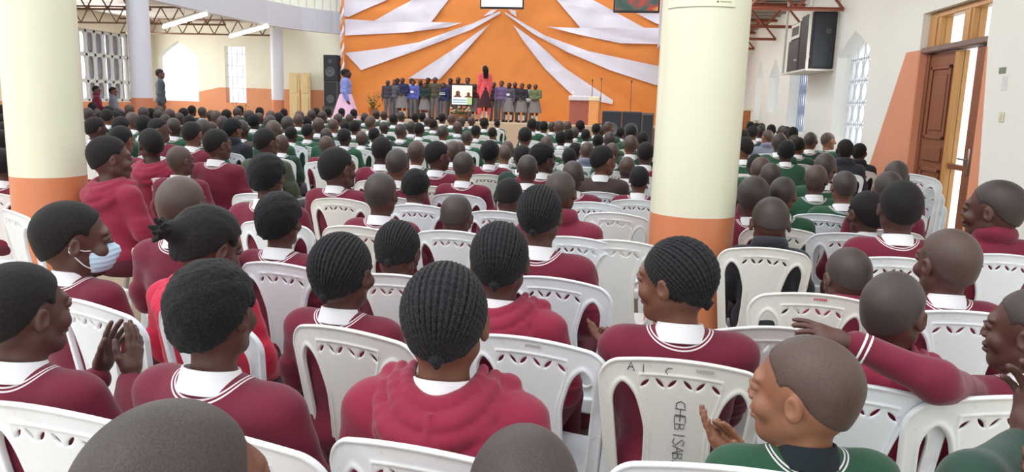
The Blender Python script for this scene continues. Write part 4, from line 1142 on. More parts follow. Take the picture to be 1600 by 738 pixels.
def place(px, py, w, base_yaw=-.06, kind='f', s=None, smin=.78, smax=1.06, hs=1.07, lean=.05, ch=None, by=None, topoff=0., **kw):
    """seat a person whose head is seen at (px, top py) with width w"""
    hw = {'f': .156, 'p': .19, 'a': .182, 'h': .166, 'o': .188}[kind]*hs
    rz_ = -ray(px, py)[2]; 
    if s is None: s = 1.06/(.643+.107*hs+rz_*hw*F_PX/w)
    s = max(smin, min(smax, s)); top = .44+(.643+.107*hs)*s
    t = (1.5-top)/rz_ if rz_ > .012 else hw*s*F_PX/w
    t2 = hw*s*F_PX/w
    t = (t*.6+t2*.4) if rz_ > .03 else t2
    if ch is not None:   # sit down in the chair already standing there
        c_ = FG[ch]; rc = c_.rotation_euler.z; hs0 = hs; base_yaw = rc*.6+base_yaw*.4 if by is None else by
        for it in range(12):
            top = (1.5-rz_*t); s = min(1.1, max(.74, (top-.44+topoff)/(.643+.107*hs))); hs = min(1.28, max(.92, (w*t/F_PX)/(hw/hs0*s)))
            Pq = CAM+ray(px, py)*t; R, c = head_frame(kw.get('yaw', 0), kw.get('pitch', 0), kw.get('tilt', 0))
            oy = (c[1]*math.cos(lean)-c[2]*math.sin(lean))*s
            dx, dy = Pq[0]+math.sin(base_yaw)*oy-c_.location.x, Pq[1]-math.cos(base_yaw)*oy-c_.location.y
            t += ((-.065 if 'hood' in kw.get('top', '') or kw.get('top') == 'crimson' else -.105)-(-dx*math.sin(rc)+dy*math.cos(rc)))*.9
        print('CH', ch, 't %.2f s %.2f hs %.2f side %.2f' % (t, s, hs, dx*math.cos(rc)+dy*math.sin(rc)))
    P = CAM+ray(px, py)*t
    R, c = head_frame(kw.get('yaw', 0), kw.get('pitch', 0), kw.get('tilt', 0))
    ox, oy = c[0]*s, (c[1]*math.cos(lean)-c[2]*math.sin(lean))*s
    x = P[0]-(math.cos(base_yaw)*ox-math.sin(base_yaw)*oy); y = P[1]-(math.sin(base_yaw)*ox+math.cos(base_yaw)*oy)
    e = seated(x, y, base_yaw, s, hs=hs, lean=lean, **kw); e['px'] = px; return e
# ------------------------------------------------------------------ foreground chairs: (px, py of the top of the backrest, yaw)
R_ = math.radians
CH = [
 (70, 640, -8, 'white plastic chair at the bottom left corner'),
 (345, 678, -14, 'white plastic chair at the bottom, second from left'),
 (655, 703, -10, 'white plastic chair at the bottom centre, behind the hooded girl with braids'),
 (1135, 733, 0, 'white plastic chair rim at the very bottom, under the boy in green'),
 (538, 516, -16, 'white plastic chair with open leaf slots, left of the hooded girl with braids'),
 (828, 531, -14, 'stained white plastic chair under the second hooded girl with braids'),
 (1065, 566, -6, 'white plastic chair with letters A I C and scribbled writing down its back'),
 (1335, 602, -10, 'white plastic chair behind the boy in green, under the hooded boy'),
 (1575, 622, 14, 'white plastic chair at the bottom right corner'),
 (135, 474, -22, 'white plastic chair beside the clapping hands at far left'),
 (305, 492, -20, 'white plastic chair with faint marker writing under the girl in crimson'),
 (436, 413, -12, 'white plastic chair between the crimson top and the girl with braids'),
 (618, 431, -4, 'white plastic chair seen between two braided heads'),
 (865, 436, -14, 'white plastic chair in front of the girl looking left'),
 (1272, 461, -3, 'white plastic chair with a small red stamp on its rim'),
 (1197, 389, -4, 'white plastic chair just right of the right pillar'),
 (1178, 513, 20, 'turned white chair right of the girl looking left'),
 (1515, 489, -2, 'white plastic chair near the right edge with leaf slots'),
 (1570, 399, -4, 'white plastic chair against the right edge under the tall boy'),
 (1405, 404, -4, 'white plastic chair under two collared pupils at right'),
 (238, 391, -25, 'white plastic chair left of the girl with a bun'),
 (425, 347, -6, 'white plastic chair behind the round black head'),
 (556, 355, -8, 'white plastic chair ahead of the left braided girl'),
 (706, 362, -5, 'white plastic chair under the bald head at centre'),
 (528, 311, -6, 'white plastic chair left of the cropped boy at centre'),
 (652, 321, -3, 'white plastic chair right of the cropped boy at centre'),
 (778, 331, -5, 'cream stained chair left of the tall braided girl'),
 (900, 372, -14, 'white plastic chair under the tall braided girl'),
 (966, 377, -4, 'yellowed plastic chair half hidden by the right pillar'),
 (962, 334, -14, 'white plastic chair left of the right pillar'),
 (400, 304, -8, 'white plastic chair behind the afro haired pupil at left'),
 (185, 302, -38, 'turned white chair right of the left pillar'),
 (328, 260, -30, 'turned white chair under the pupil in bright maroon'),
 (1220, 357, -8, 'dirty white chair under the black jacket'),
 (1330, 366, -8, 'yellowed chair between the black jacket and two collared pupils'),
 (1290, 336, -14, 'white chair with a printed pad, right of the right pillar'),
 (925, 317, -6, 'worn cream chair far left of the right pillar'),
 (455, 228, -8, 'empty white chair in the left middle of the hall'), (400, 232, -30, 'turned empty chair beside the olive sweater'),
 (1292, 250, -30, 'white chair with a black jacket near the right wall'),
 (1175, 262, 0, 'white chair beyond the right pillar'), (1150, 275, 0, 'cream chair beyond the right pillar'),
 (655, 222, -8, 'cream empty chair with a slot, ahead of the maroon rows'), (745, 207, -6, 'bright empty chair in the centre aisle row'),
 (610, 208, -6, 'empty white chair below the choir'), (15, 330, -30, 'white chair at the left edge behind the left pillar'),
 (255, 280, -20, 'white chair left of the small brown head')]
FG = {}
for i, (px, py, yw, lb) in enumerate(CH): FG[i] = chair_at(px, py, R_(yw), lb)
writing(FG[6], 'AI C', -.125, .828, .024, .030, th=.0010)
writing(FG[6], 'CHEBISABAS', .005, .765, .026, .0205, vertical=True, th=.0010)
writing(FG[10], 'AIC', -.150, .822, .026, .034, th=.0010)
writing(FG[10], 'CHEB', -.030, .765, .028, .026, vertical=True, th=.0011)
for k, u, v in ((6, .035, .845), (14, .0, .848), (5, -.01, .848)):
    g = G()
    for q in range(7): g.box((u+.006*q, float(back_y(u, v))-.0062, v), (u+.006*q+.004, float(back_y(u, v))-.0045, v+.007))
    g.obj('stamped_print', REDINK if k == 14 else plain('grey_embossed_print', (176, 170, 166), .5), FG[k])
# stacked chairs standing by the door
def stack(px, py, t, rz, n, labs):
    p = atdepth(px, py, t)
    for i in range(n):
        c = chair(p[0]+.0+.10*i*math.sin(-rz)*-1, p[1]+.10*i*math.cos(rz)*-1, rz, labs[i], z=.02+.09*i, lean=.0)
stack(1448, 300, 5.6, R_(-35), 3, ['%s chair of the stack beside the brown door' % q for q in ('lowest', 'middle', 'topmost')])
stack(1487, 310, 5.2, R_(62), 2, ['%s sideways chair right of the stack beside the door' % q for q in ('lower', 'upper')])

# ------------------------------------------------------------------ foreground people
NEAR = {}
def P(name, *a, **k):
    k.setdefault('chaired', False); NEAR[name] = place(*a, **k); return NEAR[name]
P('A', 268, 627, 250, hair='shave', top='maroon', yaw=-.2, sk=1, hs=1.0, base_yaw=-.1, label='cropped dark head of a person at the bottom left, nearest of all')
P('B', 822, 682, 172, hair='shave', top='maroon', yaw=.15, sk=1, hs=1., s=.9, label='top of a shaved head at the bottom edge, right of centre')
P('C', 30, 412, 128, 'a' and -.1, kind='a', hair='crop', top='maroon', yaw=-.2, armp='clap', eyes=True, ch=0, label='person in maroon sweater at the left edge, clapping, seen from behind')
P('D', 333, 414, 134, hair='afro', top='maroon', yaw=.08, base_yaw=-.2, kind='o', ch=1, label='person with round black afro in striped-collar maroon sweater, lower left', sk=0)
P('E', 697, 412, 140, hair='braids', top='maroon_hood', collar='white', yaw=.1, kind='h', base_yaw=.15, ch=2, label='girl with long cornrow braids in maroon hoodie, front centre', sk=1)
P('F', 535, 365, 96, hair='braids', top='maroon', yaw=-.03, kind='h', ch=4, label='person with short cornrows in maroon sweater, left of the hooded girl')
P('G', 783, 348, 94, hair='braids', top='maroon_hood', collar='white', yaw=.2, kind='h', base_yaw=-.15, ch=5, label='girl with braids in rose hoodie behind and right of the front girl')
def hands_at(l_el, l_wr, r_el, r_wr, fd=(-.3, .3, .9)):
    def f(tl, Rm):
        d = Rm@np.array(fd); d /= np.linalg.norm(d); out = []
        for s_, el, wr in ((-1, l_el, l_wr), (1, r_el, r_wr)): out.append(((s_*.155, 0, .445), tl(atdepth(*el)), tl(atdepth(*wr)), (tuple(d), (s_*1., .3, .1)), .35))
        return out
    return f
P('H', 1060, 372, 118, kind='p', hair='braids', top='maroon', yaw=1.05, base_yaw=.12, pitch=-.02, sk=1, eyes=True, armp='reachH', armworld=hands_at((985, 640, 2.12), (978, 562, 2.30), (1130, 640, 2.25), (1000, 566, 2.34), (-.8, .3, .5)), ch=6, label='girl in maroon sweater turned in profile to the left before the pillar')
P('I', 1264, 525, 160, kind='p', hair='shave', top='green', collar='dark', yaw=.95, base_yaw=.3, sk=3, eyes=True, armp='reachI', armworld=hands_at((1195, 790, 1.42), (1150, 735, 1.60), (1330, 800, 1.55), (1185, 745, 1.62), (-.6, .2, .75)), hs=1.15, s=.84, ch=3, label='small boy in green sweater with dark collar, profile to the left, front right')
def arm_J(tl, Rm):
    sh = (-.155, 0, .445); el = tl(atdepth(1462, 596, 1.66)); wr = tl(atdepth(1338, 540, 1.72)); h2 = tl(atdepth(1290, 522, 1.72))
    fd = np.array(h2)-np.array(wr); return [(sh, el, wr, (tuple(fd/np.linalg.norm(fd)), (0, -.3, 1)), .4), arm('lap', 1)]
P('J', 1620, 450, 118, kind='a', hair='shave', top='maroon', yaw=.75, base_yaw=.05, eyes=True, armp='reachleft', armworld=arm_J, ch=8, label='person at the right edge stretching one maroon sleeve along the chairs')
def arm_K(tl, Rm):
    out = []
    for s_, a, b in ((-1, (1520, 760, 1.16), (1596, 700, 1.27)), (1, (1790, 740, 1.12), (1640, 700, 1.27))):
        wr = tl(atdepth(*b)); el = tl(atdepth(*a)); out.append(((s_*.155, 0, .445), el, wr, ((-s_*.3, .3, 1), (s_, .2, 0)), .35))
    return out
P('K', 1745, 650, 170, hair='crop', top='green_dark', yaw=.3, base_yaw=.35, armp='reachK', armworld=arm_K, s=.92, label='person in dark green at the bottom right corner, hand raised')
P('N', 112, 316, 100, kind='a', hair='crop', top='maroon', yaw=-.6, eyes=True, sk=0, ch=9, label='person wearing a light blue face mask, looking right')
P('O', 324, 334, 90, hair='bun', top='crimson', collar=None, yaw=-.25, kind='h', ch=10, topoff=.025, pitch=-.35, label='girl with bunched hair in crimson fleece, left')
P('Q', 437, 304, 72, hair='afro', top='maroon', yaw=.08, kind='o', ch=11, label='person with round black hair and white collar, above the girl with a bun')
P('R', 622, 353, 76, hair='braids', top='maroon', yaw=0, kind='h', ch=12, topoff=.02, pitch=-.3, label='person with thin braids between two girls with cornrows')
P('S', 846, 290, 72, hair='braids', top='maroon', yaw=0, kind='h', ch=13, label='girl with cornrows and double-striped collar, right of the bald head')
P('T', 1486, 357, 80, hair='shave', top='maroon', yaw=.4, ch=17, label='boy with white collar, second from the right edge')
P('U', 1328, 394, 74, hair='shave', top='maroon_high', yaw=.2, ch=14, topoff=.02, pitch=-.3, label='cropped head behind the chair with the red stamp')
P('V', 1404, 424, 108, kind='a', hair='shave', top='maroon_hood', collar=None, yaw=-.6, base_yaw=-.1, hs=1.0, ch=7, label='shaven boy in maroon hoodie under the stretched arm')
P('W', 1208, 314, 60, hair='shave', top='black', collar=None, yaw=-.1, ch=15, topoff=.025, pitch=-.4, label='person in black jacket just right of the right pillar')
P('X', 1559, 281, 88, kind='a', hair='shave', top='maroon_high', collar=None, yaw=.8, base_yaw=.1, ch=18, label='tall boy in high-necked maroon top facing left at the right edge')
P('Y', 1412, 283, 62, hair='crop', top='maroon', yaw=-.2, base_yaw=-.05, ch=19, label='taller of two collared pupils side by side near the stacked chairs')
P('Z', 1357, 299, 54, hair='crop', top='maroon', yaw=.5, ch=34, label='shorter of two collared pupils side by side, head turned left')
P('a', 418, 243, 58, hair='afro', top='maroon', yaw=0, kind='o', ch=21, label='pupil with afro hair in maroon, above the round black head')
P('b', 528, 231, 47, hair='crop', top='maroon', yaw=-.6, kind='f', ch=24, label='pupil with combed hair turned right, left of centre')
P('c', 596, 269, 50, hair='shave', top='maroon', yaw=0, ch=22, label='cropped boy in bright maroon sweater at the centre')
P('d', 650, 271, 46, hair='afro', top='maroon', kind='o', yaw=0, s=.86, ch=25, topoff=.02, pitch=-.3, label='small black-haired head right of the cropped boy')
P('e', 714, 309, 54, hair='shave', top='maroon', yaw=0, s=.86, ch=23, topoff=.02, pitch=-.3, label='bald head just above a chair at the centre')
P('f', 796, 283, 41, hair='crop', top='maroon', yaw=0, s=.85, ch=26, topoff=.02, pitch=-.3, label='small dark head left of the tall cornrow girl')
P('g', 878, 267, 49, hair='shave', top='maroon_high', collar=None, yaw=-.1, ch=27, label='cropped boy in maroon right of the tall cornrow girl')
P('h', 284, 275, 69, hair='shave2', top='maroon', yaw=0, label='brown cropped head with striped collar, right of the big leaning pupil')
P('i', 171, 212, 50, hair='crop', top='maroon_hood', collar=None, yaw=-.5, base_yaw=-.35, label='big pupil in purple-maroon top leaning beside the left pillar')
P('aa', 1179, 280, 52, hair='shave', top='maroon', yaw=0, ch=33, topoff=.02, pitch=-.2, label='shaven head in maroon right behind the right pillar, beyond the black jacket')
e = NEAR['J']; el_, wr_ = np.array(atdepth(1462, 596, 1.66)), np.array(atdepth(1338, 540, 1.72)); Mi = np.array(e.matrix_basis.inverted())
el_, wr_ = (Mi@np.append(el_, 1))[:3], (Mi@np.append(wr_, 1))[:3]; dd = (wr_-el_)/np.linalg.norm(wr_-el_)
for q in (.012, .026):
    g = G(); g.tube([wr_-dd*(q+.003), wr_-dd*q, wr_-dd*(q-.003)], [.0385, .0405, .0385], 20); k = g.obj('cuff_stripe', COLLAR['white'], e, True)
# face mask
def face_mask(e, yaw):
    me = e
    f = Field(axis(-.08, .08, .004), axis(-.02, .14, .004), axis(-.13, .02, .004))
    f.ell((0, .045, -.058), (.064, .066, .060), .01); f.cap((0, .09, -.03), (0, .108, -.045), .012, .014, .03); f.ell((0, .03, -.05), (.052, .05, .055), .004, None, 's')
    X, Y, Z = f.pts((slice(None),)*3); F = np.maximum(f.F, np.maximum(.030-Y, np.maximum(Z+.022, -(Z+.108)))); F = F+.0012*np.sin(Z*400); f.F = F.astype(np.float32)
    V, Q = f.mesh(); me = fmesh('face_mask', V, Q, plain('light_blue_mask_cloth', (196, 222, 242), .8, var=.05)); o = link('face_mask', me, e); hs_ = 1.12
    R, c = head_frame(yaw, 0, 0); mt = Matrix(R.tolist()).to_4x4(); mt.translation = Vector(c.tolist()); o.matrix_local = mt @ Matrix.Scale(hs_*1.03, 4)
    for s in (-1, 1):
        g = G()
        g.tube([(s*.055, .045, -.03), (s*.070, .02, -.026), (s*.084, -.02, -.008), (s*.084, -.022, -.02), (s*.070, .015, -.07), (s*.052, .045, -.095)], .0018, 5)
        g.obj('ear_loop', plain('white_elastic', (236, 240, 244), .7), o)
face_mask(NEAR['N'], -.6)

# ------------------------------------------------------------------ the rest of the seated crowd: px, top py, head width, look, hair, clothing
# clothing: m maroon, h maroon hoodie, g green, d dark green, o olive, k black, b brown, y grey ; hair: s shaved, c cropped, f afro, t light shaved
CROWD = '''
235 201 38 .5 c h;149 179 31 -.5 c m;190 197 31 -.3 c m;189 183 25 0 c g;224 178 23 0 c g;249 184 31 -1.2 c m;207 173 20 0 s g;271 184 21 0 s g;281 228 33 -.5 s m;300 190 28 0 c m
339 202 34 -.4 c m;317 177 25 0 s g;364 188 29 -.5 f k;296 180 17 0 c g;377 188 22 0 s b;348 181 18 0 s g;358 186 20 0 s g;338 171 16 0 s g;287 166 15 0 c g;3 203 30 -.4 c m;4 164 14 0 c g
416 201 31 -.5 c o;427 188 25 0 s g;397 180 20 0 f g;373 180 17 0 s g;371 168 13 0 s g;375 159 11 0 c g;390 166 15 0 s g;406 167 12 0 c g;423 168 15 0 s g;422 179 19 0 s g;436 176 15 0 c g;449 174 20 0 s g
466 178 15 0 s g;468 166 14 0 s g;481 194 18 0 c g;498 184 18 0 s g;521 186 16 0 t g;504 169 14 0 s g;513 165 11 0 c g;528 178 14 0 s g;487 171 13 0 s g;354 165 15 0 c g;444 170 11 0 c g;494 168 11 0 c g
248 162 15 0 s g;265 166 16 0 s g;300 165 12 0 c g;316 167 13 0 s g;330 172 14 0 s g;144 151 12 0 c g;169 158 15 0 c g;167 166 18 0 c g;202 159 13 0 s g;224 160 15 0 s g;247 172 14 0 s g;138 168 16 0 s g
538 201 20 0 c g;555 188 17 0 c g;579 180 17 0 t g;553 168 11 0 c g;534 169 10 0 c g;529 178 14 0 s g;588 169 11 0 s g;600 173 11 0 s g;615 178 13 0 c g;626 194 18 0 s g;643 189 15 0 s g;655 192 16 0 c g
627 171 12 0 s g;649 177 11 0 c g;660 176 11 0 c g;677 186 13 0 c g;691 177 12 0 c g;692 196 17 0 s g;721 182 12 0 s g;737 182 11 0 s g;757 184 13 0 c g;706 175 13 0 t g;777 190 9 0 c g;570 176 12 0 s g;546 178 12 0 t g
597 214 31 0 c m;621 232 36 0 s m;651 221 28 0 s g;685 221 38 -1.0 c m;709 224 26 0 s m;725 237 33 0 s m;766 223 32 0 f m;718 222 20 -.5 s m
821 199 21 0 c d;832 181 15 0 c g;842 190 11 0 c g;850 190 14 0 c g;874 181 16 .5 s g;887 189 13 0 t g;907 188 14 0 c g;854 215 21 0 s g;877 206 19 0 f g;889 203 16 0 c g;918 224 22 0 t y;935 211 18 0 f g;953 206 18 0 s g
932 194 14 0 c g;940 197 12 0 s g;951 190 15 -.5 t g;987 196 17 0 c g;986 211 22 0 s d;1005 206 18 0 c d;793 220 20 0 s g;788 233 19 .3 t g;817 227 27 0 c g;980 253 22 0 s g;957 223 23 0 s g;890 237 20 0 c g;899 226 20 0 c g
825 246 34 0 s m;850 226 37 -1.0 f m;896 251 34 0 s m;944 228 39 -.9 c b;1000 260 30 0 c m;1010 222 26 0 c m;863 190 12 0 s g;898 198 13 0 s g;970 200 13 0 c g;916 202 14 0 c g
1205 263 36 0 s m;1191 247 33 -.3 s g;1225 276 41 -.2 s g;1181 241 24 0 c g;1277 265 37 -.2 s g;1291 239 34 -.2 s g;1321 272 39 0 s g;1389 267 43 .4 s m;1403 251 37 -.3 s m
1161 214 30 1.0 c g;1230 221 28 0 f g;1249 215 20 -.3 c g;1220 203 22 -.3 s g;1269 200 20 -.4 s g;1254 194 18 .9 s g;1241 184 16 0 c g;1236 196 15 0 s d;1220 171 14 0 c g;1207 170 12 -.5 c m;1192 169 15 -.5 s m
1183 187 13 0 c m;1176 194 16 .3 c g;1163 203 16 0 c m;1148 191 11 0 c g;1296 207 22 2.6 t g;1284 212 14 .8 s k;1321 218 24 .4 c k;1344 224 21 -.2 c k;1200 203 17 .5 t y;1212 188 13 0 s g;1198 182 12 0 c m;1168 186 11 0 c g
668 183 11 0 s g;715 190 14 0 s g;744 196 15 0 c g;730 204 17 0 s g;770 200 14 0 c g;585 200 17 0 c g;600 190 14 0 s g;565 205 17 0 s g;510 200 18 0 s g;455 198 18 0 c g;440 210 21 0 s g;510 212 22 0 s m
5 178 16 0 c m;8 190 20 0 c g;2 232 36 0 c m;330 190 18 0 s g;258 178 15 0 s g;236 170 14 0 c g;280 176 14 0 s g;180 174 17 0 c g;152 170 13 0 s g;405 176 13 0 s g;480 182 14 0 c g;540 190 14 0 c g'''
HN = {'s': 'shave', 't': 'shave2', 'c': 'crop', 'f': 'afro'}
TN = {'m': 'maroon', 'h': 'maroon_hood', 'g': 'green', 'd': 'green_dark', 'o': 'olive', 'k': 'black', 'b': 'brown', 'y': 'grey'}
random.seed(11)
CR_ = []
for ln in CROWD.strip().replace('\n', ';').split(';'):
    a = ln.split(); px, py, w_, yw = map(float, a[:4]); hr, tp = HN[a[4]], TN[a[5]]
    kind = 'a' if abs(yw) >= .9 else ('o' if hr == 'afro' else 'f')
    sk = random.choice([0, 0, 1, 2, 1]) if hr != 'shave2' else 3
    if a[5] == 'g' and random.random() < .25: tp = 'green_dark'
    e = place(px, py, w_, kind=kind, yaw=yw+(.45*math.atan((800-px)/1200) if abs(yw) < .8 else 0), hair=hr, top=tp, sk=sk, smin=.86, smax=1.06, hs=1.0, base_yaw=random.uniform(-.12, .08) if abs(yw) < 2 else 2.4, armp='lap', group='seated pupils of the hall')
    if abs(yw) > 2: pass
    CR_.append((px, e))
for pa, a in CR_:
    a.location.x = min(a.location.x, 2.7)
# push apart neighbours that were measured too close together (the nearer one keeps its place)
for it in range(3):
    for i, (pa, a) in enumerate(CR_):
        for j, (pb, b) in enumerate(CR_[i+1:]):
            d_ = b.location-a.location; L = math.hypot(d_.x, d_.y)
            if L < .44:
                far, nr = (b, a) if (b.location.y > a.location.y) else (a, b)
                v = Vector((far.location.x, far.location.y, 0)); v.normalize(); far.location += v*(.46-L)
for pa, e in CR_:
    for qx, qy in ((.345, 3.76), (-3.33, 4.07)):
        dx, dy = e.location.x-qx, e.location.y-qy; L = math.hypot(dx, dy)
        if L < .52: e.location.x = qx+dx/L*.54; e.location.y = qy+dy/L*.54
    rz = e.rotation_euler.z
    chair(e.location.x-math.sin(rz)*.10, e.location.y+math.cos(rz)*.10, rz, sc=1.0)
# drop automatic chairs that would collide with explicit ones
keep = []
exp = [c for c, l in ALLCH if l]
for c, l in ALLCH:
    if l is None:
        if any(math.hypot(c.location.x-q.location.x, c.location.y-q.location.y) < .38 for q in exp):
            for ch in list(c.children): bpy.data.objects.remove(ch)
            bpy.data.objects.remove(c); continue
        exp.append(c)
    keep.append((c, l))
ALLCH = keep

# ------------------------------------------------------------------ standing people
def stand_body(lod, pose, yaw=0., h=.010):
    key = ('sb', pose, round(yaw, 1))
    if key in _bc: return _bc[key]
    f = Field(axis(-.30, .30, .014, [(-.13, .13)], .008), axis(-.2, .26, .014, [(-.15, .14)], .008), axis(-1.36, .36, .014, [(.04, .36)], .008))
    R, c = head_frame(yaw, 0, 0, np.array([0, -.008, .10])); c = c+np.array([0, 0, 0.])
    f.ell((0, 0, -.42), (.145, .10, .11)); f.ell((0, 0, -.24), (.12, .085, .15), .04); f.ell((0, 0, -.08), (.148, .095, .14), .04)
    f.cap((-.125, -.005, .0), (.125, -.005, .0), .044, None, .04); f.cap((0, -.01, -.02), (0, 0, .12), .048, .046, .03)
    for s in (-1, 1):
        f.cap((s*.075, 0, -.45), (s*.08, .01, -.86), .072, .048, .03); f.cap((s*.08, .01, -.86), (s*.08, -.01, -1.27), .048, .031, .02); f.cap((s*.08, -.02, -1.30), (s*.09, .12, -1.32), .030, .026, .02)
        A = arm(pose, s); arm_body(f, A, s, 2)
    head_parts(f, R, c, 1., 1)
    V, Q = f.mesh(); me = fmesh('body', V, Q, SK[0]); _bc[key] = (me, R, c); return _bc[key]
def stand_top(pose, kind):
    key = ('st', pose, kind)
    if key in _bc: return _bc[key]
    H = .013; f = Field(axis(-.33, .33, H), axis(-.22, .28, H), axis(-1.2, .14, H))
    f.ell((0, 0, -.08), (.162, .11, .14), .04); f.ell((0, 0, -.25), (.148, .108, .16), .04); f.cap((-.12, -.004, -.005), (.12, -.004, -.005), .056, None, .04)
    f.cap((0, -.01, .0), (0, -.004, .05), .07, .056, .04)
    f.ell((0, 0, -.42), (.165, .122, .12), .04)
    if kind == 'coat':
        for s in (-1, 1):
            for a in (-.6, -.2, .3, .8):
                f.cap((s*.10*math.cos(a), .09*math.sin(a), -.35), (s*(.17+.02*math.sin(a*7))*math.cos(a), .13*math.sin(a), -1.10), .06, .05, .05)
    for s in (-1, 1):
        sh, el, wr, q_, cu = arm(pose, s); k_ = 1.15 if kind == 'coat' else 1.
        f.cap(sh, el, .062*k_, .054*k_, .03); f.cap(el, wr, .054*k_, .042*k_, .02)
    X, Y, Z = f.pts((slice(None),)*3)
    F = f.F+.003*np.sin(X*40+2*np.sin(Z*20))*np.sin(Z*35)
    low = -(Z+.50) if kind != 'coat' else -(Z+1.12+.03*np.sin(X*20))
    F = np.maximum(F, low)
    f.F = F.astype(np.float32); V, Q = f.mesh(); me = fmesh('top', V, Q, CL['green']); _bc[key] = me; return me
def stand_low(kind):
    key = ('sl', kind)
    if key in _bc: return _bc[key]
    H = .013; f = Field(axis(-.42, .42, H), axis(-.36, .36, H), axis(-1.36, -.28, H))
    if kind == 'trousers':
        f.ell((0, 0, -.42), (.155, .11, .12))
        for s in (-1, 1): f.cap((s*.075, 0, -.45), (s*.085, .0, -.86), .082, .066, .03); f.cap((s*.085, 0, -.86), (s*.085, -.01, -1.24), .066, .058, .02)
        X, Y, Z = f.pts((slice(None),)*3); f.F = np.maximum(f.F, -(Z+1.27)+0*X*Y).astype(np.float32)
    else:
        X, Y, Z = f.pts((slice(None),)*3)
        z1 = -.92 if kind == 'skirt' else -1.17; fl = .11 if kind == 'skirt' else .24
        t = np.clip((-.33-Z)/(-.33-z1), 0, 1); r = .135+fl*t**.9; an = np.arctan2(Y, X)
        F = np.hypot(X, Y*1.2)-(r+.010*np.sin(an*12)*t); F = np.maximum(F, np.maximum(Z+.33, z1-Z)); f.F = (F*.8).astype(np.float32)
    V, Q = f.mesh(); me = fmesh('low', V, Q, TROUS); _bc[key] = me; return me
def shoe_mesh():
    if 'shoe' in _bc: return _bc['shoe']
    f = Field(axis(-.06, .06, .008), axis(-.08, .18, .008), axis(-.06, .10, .008))
    f.cap((0, -.01, -.015), (0, .12, -.022), .042, .036, .03); f.cap((0, -.01, .0), (0, -.01, .04), .04, .036, .02)
    X, Y, Z = f.pts((slice(None),)*3); f.F = np.maximum(f.F, -(Z+.048)).astype(np.float32); V, Q = f.mesh(); me = fmesh('shoe', V, Q, SHOE); _bc['shoe'] = me; return me
def sock_mesh():
    if 'sock' in _bc: return _bc['sock']
    g = G(); g.lathe([(.040, 0), (.044, .12), (.052, .2), (.054, .22), (.04, .22)], n=14); o = g.obj('sock', SOCK, smooth=True); me = o.data; bpy.data.objects.remove(o); _bc['sock'] = me; return me
def standing(x, y, z, rz, H, label, top, low='trousers', lowm=TROUS, pose='standing', hair='crop', sk=0, collar='white', topkind='plain', yaw=0., group=None, lowname=None, wid=1.0):
    """H total height; origin at the feet"""
    s = H/(1.36+.29); e = empty('person', (x, y, z), rz, s); tag(e, label, 'person', group)
    me, R, c = stand_body(1, pose, yaw); e.scale = (s*wid, s*wid, s); T = Matrix.Translation((0, 0, 1.345))
    b = link('body', me, e); b.matrix_local = T; setmat(b, SK[sk])
    h = link('hair', hair_mesh(hair if hair != 'long' else 'crop', 1), e); mt = Matrix(R.tolist()).to_4x4(); mt.translation = Vector(c.tolist()); h.matrix_local = T @ mt
    if hair == 'long':
        f = Field(axis(-.13, .13, .01), axis(-.2, .05, .01), axis(-.30, .13, .01)); f.ell((0, -.05, .0), (.09, .08, .11)); f.cap((-.03, -.09, -.02), (-.04, -.12, -.24), .065, .035, .03); f.cap((.03, -.09, -.02), (.04, -.12, -.24), .065, .035, .03)
        V, Q = f.mesh(); o = link('long_hair', fmesh('long_hair', V, Q, HM['afro']), h)
    t = link('coat' if topkind == 'coat' else 'sweater', stand_top(pose, topkind), e); t.matrix_local = T; setmat(t, top)
    l = link(lowname or low.replace('long_', ''), stand_low(low), e); l.matrix_local = T; setmat(l, lowm)
    if collar:
        k = link('collar', collar_mesh(1), e); k.matrix_local = Matrix.Translation((0, 0, 1.345-.46)); setmat(k, COLLAR[collar])
    for sd in (-1, 1):
        k = link('shoe', shoe_mesh(), e); k.location = (sd*.085, -.01, .048)
        if low == 'skirt': q = link('sock', sock_mesh(), e); q.location = (sd*.08, -.01, .09)
    return e
def cl(n, rgb): return plain(n, rgb, .88, bump=.3, bscale=300, var=.15)
